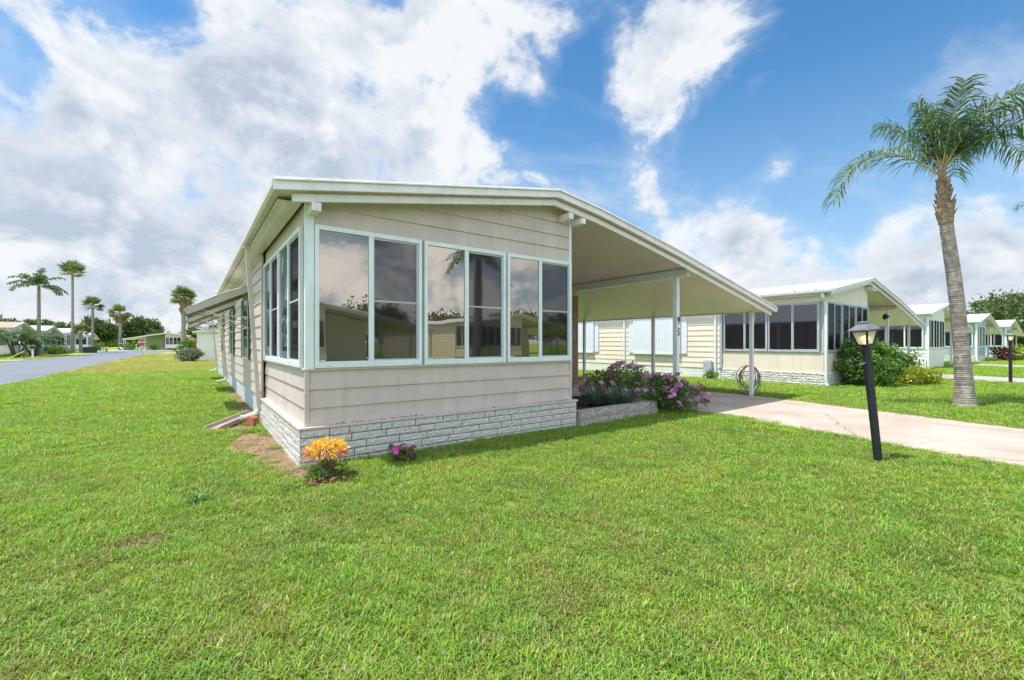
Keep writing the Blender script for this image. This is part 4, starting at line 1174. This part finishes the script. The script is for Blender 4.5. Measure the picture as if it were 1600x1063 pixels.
# ------------------------------------------------------------------ trees
tree('broad dark oak rising behind the last homes at the right edge', (102, 6, 0), [(0, 0, 4.9, 8, 8, 3.6), (-6, 4, 4.0, 5, 5, 2.8), (8, -3, 4.9, 7, 6, 3.4), (3, 3, 6.8, 5, 5, 2.4), (15, -6, 4, 6, 6, 3.2)], 30000, .55, L_OAK, (5, .5), seed=31, nclump=230, clump=.2, surface=.4, name='oak_tree')
tree('dark tree filling the gap right of the big oak', (92, -10, 0), [(0, 0, 4, 6, 6, 3.2), (-4, 6, 3.6, 4, 4, 2.8)], 12000, .55, L_OAK, (4, .4), seed=32, nclump=120, surface=.4, name='oak_tree')
tree('small green treetop showing above the ridge of the cream home', (47, 36, 0), [(0, 0, 10.3, 3.0, 3.0, 1.6), (1, 0, 8, 3, 3, 2)], 3500, .4, L_TREE, (8, .3), seed=33, nclump=36)
tree('round treetop just left of the other one above the cream home roof', (36, 38, 0), [(0, 0, 8.2, 1.9, 1.9, 1.5), (0, 0, 6.5, 2, 2, 1.5)], 2200, .35, L_TREE, (6.5, .25), seed=34, nclump=26)
FT = 'trees beyond the left street'
far = [(-43, 118, 7.5, 'leftmost round dark treetop above the pink roof'), (-37, 126, 9.3, 'tufted palm like treetop above the teal home roof'), (-35, 150, 10.8, 'wide dark pine crowned tree behind the white roofs'), (-28, 146, 10.0, 'dense dark treetop left of the tallest palm'),
       (-24, 143, 9.2, 'rounded dark tree right of the tallest palm'), (-20.5, 160, 10.2, 'tall bushy tree left of the utility pole'), (-12.5, 168, 11.2, 'tall bushy tree right of the utility pole behind the carport'), (-8.5, 162, 7.0, 'low pale green tree by the left end of the green home'),
       (1.5, 152, 8.0, 'dark tree behind the ridge of the green home'), (7.5, 140, 10.0, 'broad dark tree right of the green home'), (3.5, 178, 8.0, 'lowest far tree behind the green home roof')]
for i, (x, y, h, lab) in enumerate(far):
    h *= (.84 if i in (5, 6) else .66)
    w = h * (.42 if i % 3 else .55)
    tree(lab, (x, y, 0), [(0, 0, h * .62, w, w, h * .36), (w * .6, 0, h * .5, w * .7, w * .7, h * .3), (-w * .6, .5, h * .48, w * .7, w * .7, h * .3)], 5200, .75, (L_TREE, L_OAK)[i % 2], (h * .5, .3), FT, 100 + i, nclump=70, surface=.35, clump=.26)
# woodland at the horizon, a mass nobody could count
g = np.random.default_rng(8); V = []; tone = []
for k in range(620):
    a = R(-75 + 150 * g.random()) ; rr = 230 + 60 * g.random()
    d = FWD * math.cos(a) + RGT * math.sin(a); hh = 2.8 + 2.5 * g.random(); c = np.array([d.x * rr, d.y * rr, hh * .5])
    P = c + g.normal(size=(60, 3)) * np.array([3.5, 3.5, hh * .24]); P[:, 2] = np.maximum(P[:, 2], .3)
    D = unit(g.normal(size=(60, 3)) + np.array([0, 0, .4])); V.append(leaf_quads(P, D, 1.6 + g.random(60), 1.0 + .4 * g.random(60), g=g)); tone.append(.6 * g.random() + .4 * g.random(60))
tag(npmesh('woodland', np.concatenate(V), 4, L_OAK, None, np.concatenate(tone)), 'distant dark woodland along the horizon', 'woodland', kind='stuff')
# trees behind the photographer that the panes mirror
for i, (x, y) in enumerate(((-4, -42), (6, -46), (18, -44), (30, -48), (40, -42), (54, -46))):
    tree('dark tree behind the homes across the front street, mirrored in the panes', (x, y, 0), [(0, 0, 4.0, 4.5, 4.5, 2.3), (3, 1, 3.4, 3, 3, 1.8)], 4500, .5, L_TREE, (4, .3), 'mirrored trees behind the front homes', 200 + i, nclump=70, surface=.35, clump=.22)


# ------------------------------------------------------------------ shrubs
def shrub(label, loc, blobs, n, size, mat, seed, cat='shrub', nclump=60, clump=.25, name='shrub', stems=14, surface=.6, wl=.5, group=None):
    g = np.random.default_rng(seed)
    root = empty(name, loc, 0, label, cat, group)
    V, tone, cen = crown_leaves(blobs, n, size, g, clump, surface=surface, nclump=nclump)
    V[:, 2] = np.maximum(V[:, 2], .01)
    npmesh('foliage', V, 4, mat, root, tone)
    m = MB()
    for k in range(stems):
        q = cen[k % len(cen)]
        m.tube([(.12 * g.normal(), .12 * g.normal(), -.02), (q[0] * .6, q[1] * .6, q[2] * .55), tuple(q)], [.014 * size / .06, .010 * size / .06, .004], 5)
    m.build('stem', STEM, root)
    return root, cen


shrub('large rounded glossy green bush at the front corner of the cream home', (17.95, 4.85, 0), [(0, 0, .80, .85, .8, .75), (.3, -.2, .7, .65, .6, .6), (-.35, .1, .7, .6, .55, .6), (.05, 0, 1.15, .55, .5, .4), (.0, -.2, .4, .85, .65, .4)], 9000, .095, L_HEDGE, 41, nclump=170, clump=.2)
shrub('smaller dark green bush right of the large bush by the cream home', (22.3, 5.1, 0), [(0, 0, .6, .75, .7, .55), (.5, 0, .5, .5, .5, .45), (-.6, .2, .5, .5, .5, .4)], 4200, .10, L_SHRUB, 42, nclump=90)
shrub('low lime yellow plant between the two bushes by the cream home', (20.1, 4.0, 0), [(0, 0, .28, .75, .5, .26), (.8, .1, .22, .5, .4, .2), (-.7, -.1, .3, .4, .4, .25)], 2600, .11, L_YEL, 43, nclump=50)
shrub('small weedy plant under the electric meter on the cream home', (16.2, 9.15, 0), [(0, 0, .16, .2, .25, .15)], 260, .08, L_HEDGE, 44, nclump=12)
shrub('bright green shrub beside the white shed', (-.55, 54.5, 0), [(0, 0, .8, .75, .75, .8), (.3, 0, 1.3, .6, .6, .55)], 2600, .16, L_HEDGE, 45, nclump=50)
shrub('clipped grey green bush in front of the white shed', (-.15, 42.2, 0), [(0, 0, .5, .85, .75, .45), (.2, 0, .62, .6, .6, .36)], 3600, .13, L_SAGE, 46, nclump=70)
shrub('reddish croton shrub between the green shrub and the shed', (.15, 56.5, 0), [(0, 0, 1.3, .4, .4, .6)], 700, .2, L_CROT2, 47, nclump=20)
for i, (x, y, lab) in enumerate(((-14.2, 79.5, 'low dark hedge before the teal home'), (-14.2, 82.5, 'rounded dark bush right of the low hedge before the teal home'), (-14.8, 117, 'bush beside the carport with the pale car'), (-6.3, 119, 'round bush at the porch corner of the green home'), (1.2, 119, 'small bush at the right end of the green home'), (-10.5, 120.5, 'dark bush inside the carport of the green home'))):
    shrub(lab, (x, y, 0), [(0, 0, .6, 1.0, .9, .6)], 700, .22, L_SHRUB, 300 + i, nclump=24, group='bushes before the homes on the left')
for i, (x, y, lab, mt) in enumerate(((52.9, 5.2, 'dark reddish shrub before the blue grey home', L_DARKRED), (54.0, 4.6, 'yellow grassy plant before the blue grey home', L_YEL))):
    shrub(lab, (x, y, 0), [(0, 0, .5, .9, .8, .5)], 700, .2, mt, 320 + i, nclump=24)


def flowers(root, cen, mesh, rr, n, g):
    for k in range(n):
        q = cen[k]
        o = bpy.data.objects.new('flower_head', mesh); C.objects.link(o); o.parent = root
        o.location = tuple(q); o.rotation_euler = (g.normal() * .5, g.normal() * .5, g.random() * 6); s = .8 + .5 * g.random(); o.scale = (s, s, s)


def flower_mesh(name, mat, cluster, petal, spread, g):
    V = []; tone = []
    for c in range(cluster):
        a = c * 2.4; r = spread * math.sqrt((c + .3) / cluster); ctr = np.array([r * math.cos(a), r * math.sin(a), spread * .7 - r * r / max(spread, 1e-6) * .7 + .0])
        nrm = unit((ctr - np.array([0, 0, -spread]))[None])[0]; s = unit(np.cross(nrm, [.3, 1, .2])[None])[0]; u = np.cross(nrm, s); q = g.random()
        for k in range(5):
            b = 2 * math.pi * k / 5 + a; d = s * math.cos(b) + u * math.sin(b); t = s * -math.sin(b) + u * math.cos(b)
            V += [ctr, ctr + d * petal * .6 + t * petal * .36 + nrm * petal * .12, ctr + d * petal + nrm * petal * .02, ctr + d * petal * .6 - t * petal * .36 + nrm * petal * .12]; tone.append(q * .7 + .3 * g.random())
    o = npmesh(name, np.array(V), 4, mat, None, tone); me = o.data; bpy.data.objects.remove(o); return me


g = np.random.default_rng(77)
FM = flower_mesh('flower_head', L_FLOWER, 14, .024, .050, g)
def flower_spots(blobs, n, g, front=True):
    bl = np.array(blobs); out = []
    while len(out) < n:
        k = g.integers(len(bl)); d = unit(g.normal(size=(1, 3)))[0]
        if d[2] < -.35: continue
        p = bl[k, :3] + d * bl[k, 3:] * 1.05
        if p[2] < .05: continue
        out.append(p)
    return out
B1 = [(0, 0, .42, .55, .5, .36), (.5, .25, .50, .5, .45, .36), (-.45, .2, .38, .4, .4, .3)]
s1, _ = shrub('purple flowering bush growing in the stone planter', (7.45, 6.25, .1), B1, 6500, .05, L_SHRUB, 51, nclump=120, clump=.24, name='flowering_shrub')
flowers(s1, flower_spots(B1, 76, g), FM, 0, 76, g)
B2 = [(0, 0, .34, .50, .45, .30), (.4, -.1, .30, .40, .38, .26), (-.35, .15, .45, .4, .4, .3), (.1, .2, .5, .4, .4, .28)]
s2, _ = shrub('purple flowering bush spilling over the lawn at the end of the stone planter', (8.0, 5.35, 0), B2, 6500, .05, L_SHRUB, 52, nclump=120, clump=.24, name='flowering_shrub')
flowers(s2, flower_spots(B2, 96, g), FM, 0, 96, g)
# strap-leaved grey green plants in the planter
def rosette(label, loc, n, L, w, mat, seed, name, cat, el=(15, 75), group=None):
    g = np.random.default_rng(seed); root = empty(name, loc, 0, label, cat, group); V = []; tone = []
    for k in range(n):
        a = k * 2.399; e = R(el[0] + (el[1] - el[0]) * (k / n)); d = np.array([math.cos(a) * math.cos(e), math.sin(a) * math.cos(e), math.sin(e)])
        s = np.array([-math.sin(a), math.cos(a), 0.]); l = L * (.75 + .4 * g.random()); p = np.zeros(3) + d * .02; q = g.random()
        wd = s * w * .5; d2 = d + np.array([0, 0, -.35]); d2 /= np.linalg.norm(d2); b = p + d * l * .55; e2 = b + d2 * l * .5
        V += [p - wd * .7, p + wd * .7, b + wd, b - wd, b - wd, b + wd, e2 + wd * .08, e2 - wd * .08]; tone += [q, q]
    npmesh('leaf', np.array(V), 4, mat, root, tone); return root
rosette('spiky grey green plant in the planter nearest the sunroom', (6.34, 5.98, .19), 80, .40, .035, L_AGAVE, 61, 'strap_leaf_plant', 'plant', group='grey green plants in the stone planter')
rosette('spiky grey green plant in the planter, second from the sunroom', (6.62, 5.80, .19), 80, .38, .035, L_AGAVE, 62, 'strap_leaf_plant', 'plant', group='grey green plants in the stone planter')
rosette('spiky grey green plant in the planter against the purple bush', (6.92, 5.66, .19), 60, .34, .035, L_AGAVE, 63, 'strap_leaf_plant', 'plant', group='grey green plants in the stone planter')
rosette('flat rosette weed growing alone in the left part of the lawn', (.04, 4.71, .03), 18, .10, .024, L_WEED, 64, 'lawn_weed', 'weed', (5, 50))

# croton with yellow and orange leaves at the sunroom corner
g = np.random.default_rng(91)
cr = empty('croton', (1.13, 4.80, 0), 0, 'yellow and orange leaved croton at the near corner of the white block base', 'plant')
n = 720; d = unit(g.normal(size=(n, 3))); d[:, 2] = np.abs(d[:, 2]) * .9 - .12
P = np.array([0, 0, .275]) + d * np.array([.18, .18, .135]) * (.75 + .3 * g.random((n, 1)))
D = unit(d * .8 + g.normal(size=(n, 3)) * .55 + np.array([0, 0, -.18])); L = .055 + .035 * g.random(n)
red = (d[:, 2] < .28) & (g.random(n) < .75) | (g.random(n) < .16)
qv = leaf_quads(P, D, L, L * .30, .15, g).reshape(-1, 4, 3)
npmesh('yellow_leaf', qv[~red], 4, L_CROT, cr, g.random((~red).sum())); npmesh('red_leaf', qv[red], 4, L_CROT2, cr, g.random(red.sum()))
m = MB()
for k in range(22):
    q = P[k * 30]; m.tube([(.03 * g.normal(), .03 * g.normal(), 0), (q[0] * .5, q[1] * .5, .14), tuple(q)], [.006, .005, .003], 5)
m.build('stem', STEM, cr)
V, tone, _ = crown_leaves([(0, 0, .07, .17, .15, .06)], 260, .06, g, .35, nclump=20); V[:, 2] = np.maximum(V[:, 2], .01); npmesh('green_leaf', V, 4, L_SHRUB, cr, tone)
# fallen leaves under it
ll = MB(); V = []; 
P = np.stack([1.05 + .16 * g.normal(size=46), 4.62 + .07 * g.normal(size=46), .035 + .02 * g.random(46)], 1); D = unit(np.stack([g.normal(size=46), g.normal(size=46), .2 * g.normal(size=46)], 1))
tag(npmesh('fallen_leaves', leaf_quads(P, D, .06 + .03 * g.random(46), .025 + .01 * g.random(46), .2, g), 4, L_DEAD, None, g.random(46)), 'dry brown leaves fallen below the croton', 'leaves', kind='stuff')
vn, vc = shrub('small magenta flowered plant against the white block base', (1.97, 4.90, 0), [(0, 0, .11, .10, .09, .10), (.09, 0, .11, .07, .06, .09), (-.08, .02, .12, .06, .05, .09)], 420, .045, L_SHRUB, 53, nclump=16, stems=8, name='flowering_plant')
FM2 = flower_mesh('flower_head', L_MAG, 3, .030, .022, g)
flowers(vn, [(-.06, -.05, .21), (-.085, -.03, .165), (.03, -.03, .215), (.07, -.09, .115), (.145, -.02, .17), (-.02, -.08, .19)], FM2, 0, 6, g)

# straw and dead runners lying on the bare patches
g = np.random.default_rng(66); PP = []
for (x, y, rx, ry) in PATCHES:
    k = int(900 * math.sqrt(rx * ry)) ; r = np.sqrt(g.random(k)) * 1.15; a = g.random(k) * 6.283
    PP.append(np.stack([x + rx * r * np.cos(a), y + ry * r * np.sin(a), .006 + .018 * g.random(k)], 1))
PP = np.concatenate(PP); PP = PP[~((PP[:, 0] > .955) & (PP[:, 1] > 5.33))]
DD = unit(np.stack([g.normal(size=len(PP)), g.normal(size=len(PP)), .12 * g.normal(size=len(PP))], 1))
tag(npmesh('dry_straw', leaf_quads(PP, DD, .03 + .06 * g.random(len(PP)), .003 + .005 * g.random(len(PP)), .1, g), 4, L_DEAD, None, g.random(len(PP))), 'dry straw scattered over the bare soil beside the block base', 'straw', kind='stuff')

# ------------------------------------------------------------------ street furniture on the left
mbx = empty('mailbox', (-11.9, 58.9, 0), R(8), 'dark mailbox on a white post at the edge of the left street', 'mailbox')
m = MB(); m.box(-.07, .07, -.07, .07, -.05, .95); m.box(-.05, .05, -.25, .25, .78, .86); m.build('post', WSIGN, mbx, bevel=.01)
m = MB(); pr = [(-.14, .95), (.14, .95), (.14, 1.06)] + [(.14 * math.cos(a), 1.06 + .12 * math.sin(a)) for a in (.5, 1.05, 1.57, 2.1, 2.64)] + [(-.14, 1.06)]
m.ext(pr, -.55, .5); m.build('box', BLACK, mbx)
gp = empty('guy_wire_guard', (-12.5, 57.5, 0), 0, 'slanted yellow guy wire guard left of the mailbox', 'post')
m = MB(); m.tube([(-.7, 0, 0), (.3, .2, .7)], .035, 8); m.build('guard', YEL, gp); m = MB(); m.tube([(.3, .2, .0), (.3, .2, .6)], .03, 6); m.build('stake', BARK, gp)
cb = empty('utility_cabinet', (-12.5, 90.6, 0), R(5), 'low green utility cabinet in the grass right of the tallest palm', 'cabinet')
m = MB(); m.box(-.9, .9, -.4, .4, 0, .8); m.build('body', GREENBOX, cb, bevel=.03); m = MB(); m.box(-.95, .95, -.45, .45, .8, .88); m.build('lid', GREENBOX, cb, bevel=.02)
m2 = copy_tree(mbx); m2.location = (-12.1, 99.5, 0); m2['label'] = 'far dark mailbox on a white post, left of the stop sign'
m2['group'] = mbx['group'] = 'mailboxes along the left street'
hy = empty('fire_hydrant', (-11.9, 102.3, 0), 0, 'small orange hydrant in the grass left of the stop sign', 'hydrant')
m = MB(); m.tube([(0, 0, 0), (0, 0, .5), (0, 0, .62), (0, 0, .7)], [.14, .14, .10, .03], 12); m.tube([(-.2, 0, .42), (.2, 0, .42)], .06, 8); m.build('body', surf('hydrant_paint', (.6, .25, .06), .5), hy, True)
pg = empty('utility_pole', (-22.7, 202, 0), 0, 'lone wooden utility pole rising behind the trees on the left', 'utility pole')
m = MB(); m.tube([(0, 0, 0), (0, 0, 12.2)], [.30, .24], 10); m.build('pole', BARK, pg, True); m = MB(); m.bar((-1.1, 0, 11.8), (1.1, 0, 11.8), .16); m.build('crossarm', BARK, pg)

# stop sign
ss = empty('stop_sign', (-4.75, 67.5, 0), R(2), 'red octagonal STOP sign with a small white plate below, at the street corner', 'road sign')
m = MB(); m.box(-.03, .03, -.02, .02, 0, 1.95); m.build('pole', STEEL, ss)
def octo(r): return [(r * math.cos(R(22.5 + 45 * k)), 1.55 + r * math.sin(R(22.5 + 45 * k))) for k in range(8)]
m = MB(); m.ext(octo(.40), -.05, -.03); fcp = m.build('sign_face', WSIGN, ss); m = MB(); m.ext(octo(.365), -.056, -.052); m.build('red_field', REDS, fcp)
cu = bpy.data.curves.new('lettering', 'FONT'); cu.body = 'STOP'; cu.size = .30; cu.align_x = 'CENTER'; cu.align_y = 'CENTER'; cu.extrude = .003; cu.offset = .008; cu.materials.append(WSIGN)
tx = text_mesh('lettering', cu, fcp); tx.location = (0, -.062, 1.55); tx.rotation_euler = (R(90), 0, 0)
m = MB(); m.box(-.32, .32, -.045, -.03, .55, 1.05); pp_ = m.build('lower_plate', WSIGN, ss)
m = MB(); m.box(-.24, .24, -.05, -.046, .90, .95); m.box(-.2, .2, -.05, -.046, .76, .82); m.box(-.22, .1, -.05, -.046, .63, .68); m.build('marking', BLACK, pp_)

# pale car under the carport across the street
def car(label, loc, rz_):
    root = empty('parked_car', loc, rz_, label, 'car')
    m = MB()
    side = [(-2.2, .35), (2.2, .35), (2.25, .75), (2.15, .98), (1.15, 1.06), (.55, 1.62), (-1.5, 1.66), (-2.1, 1.1), (-2.25, .8)]
    n = len(side); ys = [(-.86, 1.), (.86, 1.)]
    m.ext(side, -.85, .85); m.build('body', CARW, root, bevel=.10)
    m = MB(); m.ext([(1.02, 1.10), (.50, 1.56), (-.45, 1.58), (-.45, 1.10)], -.862, .862); m.ext([(-.55, 1.10), (-.55, 1.58), (-1.4, 1.58), (-1.75, 1.12)], -.862, .862); m.build('window', CARGL, root)
    m = MB(); m.add([(1.17, -.7, 1.10), (1.17, .7, 1.10), (.63, .66, 1.58), (.63, -.66, 1.58)], [(0, 1, 2, 3)]); m.build('windscreen', CARGL, root)
    for x in (-1.4, 1.4):
        for y in (-.8, .8):
            m = MB(); m.tube([(x, y - .11, .34), (x, y + .11, .34)], .34, 18); w = m.build('wheel', TYRE, root)
            m = MB(); m.tube([(x, y - .118, .34), (x, y + .118, .34)], .2, 12); m.build('rim', STEEL, w)
    for y in (-.6, .6):
        m = MB(); m.box(2.16, 2.262, y - .17, y + .17, .70, .86); m.build('headlight', WSIGN, root, bevel=.02)
    m = MB(); m.box(2.2, 2.27, -.5, .5, .5, .66); m.build('grille', BLACK, root)
    return root
car('pale silver car parked in the carport of the grey roofed home', (-18.5, 127.5, 0), R(0))
gc = empty('golf_cart', (-11.6, 123.5, 0), R(-60), 'small white golf cart in the carport of the green home', 'golf cart')
gc.scale = (.8, .8, .8)
m = MB(); m.ext([(-1.1, .3), (1.1, .3), (1.15, .75), (.7, .85), (.5, .45), (-.1, .45), (-.2, .8), (-1.1, .8)], -.55, .55); m.build('body', WSIGN, gc, bevel=.05)
m = MB(); m.box(-1, .8, -.6, .6, 1.75, 1.82); m.build('roof', WSIGN, gc, bevel=.03)
for x, y in ((-.9, -.5), (-.9, .5), (.7, -.5), (.7, .5)):
    m = MB(); m.tube([(x, y, .8), (x, y, 1.76)], .025, 6); m.build('roof_post', BLACK, gc)
    m = MB(); m.tube([(x, y - .09, .24), (x, y + .09, .24)], .24, 14); m.build('wheel', TYRE, gc)

# ------------------------------------------------------------------ grass
def clump(g, n, rad, lmin, lmax, w, flat):
    V = []; tone = []
    for _ in range(n):
        a = g.random() * 6.283; r = rad * math.sqrt(g.random()); p = np.array([r * math.cos(a), r * math.sin(a), 0.])
        b = g.random() * 6.283; el = R(35 + 50 * g.random()); d = np.array([math.cos(b) * math.cos(el), math.sin(b) * math.cos(el), math.sin(el)])
        L = lmin + (lmax - lmin) * g.random(); s = np.array([-math.sin(b), math.cos(b), 0]) * w * (.7 + .6 * g.random()) * .5
        d2 = d + np.array([math.cos(b) * .3, math.sin(b) * .3, -flat * (.5 + g.random())]); d2 /= np.linalg.norm(d2)
        d3 = d2 + np.array([math.cos(b) * .2, math.sin(b) * .2, -flat * (.5 + g.random())]); d3 /= np.linalg.norm(d3)
        q1 = p + d * L * .4; q2 = q1 + d2 * L * .35; q3 = q2 + d3 * L * .3
        V += [p - s * .8, p + s * .8, q1 + s, q1 - s, q1 - s, q1 + s, q2 + s * .75, q2 - s * .75, q2 - s * .75, q2 + s * .75, q3 + s * .08, q3 - s * .08]
        q = g.random(); tone += [q, q, q]
    return np.array(V), tone


gcol = bpy.data.collections.new('grass_tufts')
g = np.random.default_rng(17)
for k in range(10):
    V, tone = clump(g, 36, .075, .024, .064, .0050, .40)
    o = npmesh('grass_tuft', V, 4, GRASS, None, tone); C.objects.unlink(o); gcol.objects.link(o)


def inside(poly, x, y):
    c = np.zeros(len(x), bool); n = len(poly)
    for i in range(n):
        (xa, ya), (xb, yb) = poly[i], poly[(i + 1) % n]
        if ya == yb: continue
        t = ((ya > y) != (yb > y)) & (x < (xb - xa) * (y - ya) / (yb - ya) + xa); c ^= t
    return c


def vnoise(x, y, s, seed):
    g = np.random.default_rng(seed); T = g.random((64, 64)); x = x * s; y = y * s
    i = np.floor(x).astype(int); j = np.floor(y).astype(int); fx = x - i; fy = y - j; fx = fx * fx * (3 - 2 * fx); fy = fy * fy * (3 - 2 * fy)
    A = lambda a, b: T[a % 64, b % 64]
    return (A(i, j) * (1 - fx) + A(i + 1, j) * fx) * (1 - fy) + (A(i, j + 1) * (1 - fx) + A(i + 1, j + 1) * fx) * fy


def shrink(poly, e):
    cx = sum(p[0] for p in poly) / len(poly); return [(x - e * (1 if x > cx else -1), y) for x, y in poly]


XS = []; YS = []; SCL = []
for d0, d1, den, scl in ((0.9, 4.2, 900, .86), (4.2, 8, 560, .98), (8, 14, 190, 1.35), (14, 24, 80, 1.8), (24, 44, 26, 2.6), (44, 75, 6.5, 4.0)):
    half = 60; area = math.pi * (d1 * d1 - d0 * d0) * (2 * half / 360.)
    n = int(area * den); r = np.sqrt(d0 * d0 + (d1 * d1 - d0 * d0) * g.random(n)); a = np.radians(-half + 2 * half * g.random(n))
    XS.append(r * (FWD.x * np.cos(a) + RGT.x * np.sin(a))); YS.append(r * (FWD.y * np.cos(a) + RGT.y * np.sin(a))); SCL.append(np.full(n, scl))
n = 2500; a = g.random(n) * 6.28; r = 2.2 * np.sqrt(g.random(n)); XS.append(r * np.cos(a)); YS.append(r * np.sin(a)); SCL.append(np.ones(n))
X = np.concatenate(XS); Y = np.concatenate(YS); S = np.concatenate(SCL)
ok = np.ones(len(X), bool)
for i in range(5):
    ok &= ~inside(shrink(DRIVES[i], .07), X, Y)
    x0 = 1.06 + (0, 15.45, 31.8, 47.1, 62.6)[i]; y0 = (5.44, 5.5, 6.1, 6.2, 6.2)[i]
    ok &= ~((X > x0 - .07) & (X < x0 + SUNW + .07) & (Y > y0 - .07) & (Y < y0 + 4)); ok &= ~((X > x0 - .03) & (X < x0 + MX) & (Y > y0 + SUND) & (Y < y0 + DEP))
ok &= ~((X > 5.27) & (X < 7.58) & (Y > 5.28) & (Y < 7.4)); ok &= ~((X > 5.2) & (X < 8.45) & (Y > 7.4) & (Y < 9))
ok &= ~inside(STREET, X, Y); ok &= ~((Y < -4.5) & (Y > -10.5)); ok &= ~inside(apron, X, Y); ok &= ~((X > .3) & (X < 5.4) & (Y > 44.9) & (Y < 49))
nz = vnoise(X, Y, 9., 1)
for (x, y, rx, ry) in PATCHES:
    q = ((X - x) / rx) ** 2 + ((Y - y) / ry) ** 2 + (nz - .5) * 1.4
    ok &= ~((q < 1.0) & (g.random(len(X)) < .93))
thin = vnoise(X, Y, 2.6, 2) * .4 + vnoise(X, Y, 9., 3) * .6
ok &= g.random(len(X)) < np.clip(1.25 - .9 * np.maximum(0, thin - .42) * 2.6, .30, 1)
X, Y, S = X[ok], Y[ok], S[ok]
hgt = .72 + .55 * vnoise(X, Y, 1.7, 4) + .25 * vnoise(X, Y, 6., 5)
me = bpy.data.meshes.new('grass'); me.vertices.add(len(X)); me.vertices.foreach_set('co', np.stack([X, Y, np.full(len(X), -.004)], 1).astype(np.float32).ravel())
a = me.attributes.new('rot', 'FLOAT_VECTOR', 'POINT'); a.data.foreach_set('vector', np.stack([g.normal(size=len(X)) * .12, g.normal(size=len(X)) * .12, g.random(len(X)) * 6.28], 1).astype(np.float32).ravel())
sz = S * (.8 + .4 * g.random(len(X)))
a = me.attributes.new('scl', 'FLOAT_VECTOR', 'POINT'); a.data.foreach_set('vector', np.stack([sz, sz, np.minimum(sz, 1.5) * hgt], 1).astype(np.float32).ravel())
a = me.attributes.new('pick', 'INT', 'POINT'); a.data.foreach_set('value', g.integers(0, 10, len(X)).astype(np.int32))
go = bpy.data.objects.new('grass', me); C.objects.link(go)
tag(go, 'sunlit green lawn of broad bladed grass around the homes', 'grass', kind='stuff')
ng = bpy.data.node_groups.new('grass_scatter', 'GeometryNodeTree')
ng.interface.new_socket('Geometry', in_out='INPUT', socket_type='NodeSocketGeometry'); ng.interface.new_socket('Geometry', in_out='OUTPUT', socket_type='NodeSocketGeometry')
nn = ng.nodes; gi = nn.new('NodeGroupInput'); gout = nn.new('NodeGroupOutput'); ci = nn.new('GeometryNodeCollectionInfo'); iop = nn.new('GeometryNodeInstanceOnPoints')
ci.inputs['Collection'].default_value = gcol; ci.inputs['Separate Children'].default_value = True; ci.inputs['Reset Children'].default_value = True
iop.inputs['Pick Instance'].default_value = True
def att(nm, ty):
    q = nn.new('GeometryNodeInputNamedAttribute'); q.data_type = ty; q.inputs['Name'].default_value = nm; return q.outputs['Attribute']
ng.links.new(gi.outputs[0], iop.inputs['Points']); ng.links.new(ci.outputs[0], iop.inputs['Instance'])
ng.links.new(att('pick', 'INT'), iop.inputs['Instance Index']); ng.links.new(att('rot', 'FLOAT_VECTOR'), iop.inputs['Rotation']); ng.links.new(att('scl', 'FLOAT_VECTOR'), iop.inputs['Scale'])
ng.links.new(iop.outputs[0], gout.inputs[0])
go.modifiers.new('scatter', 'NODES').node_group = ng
print('grass tufts', len(X))
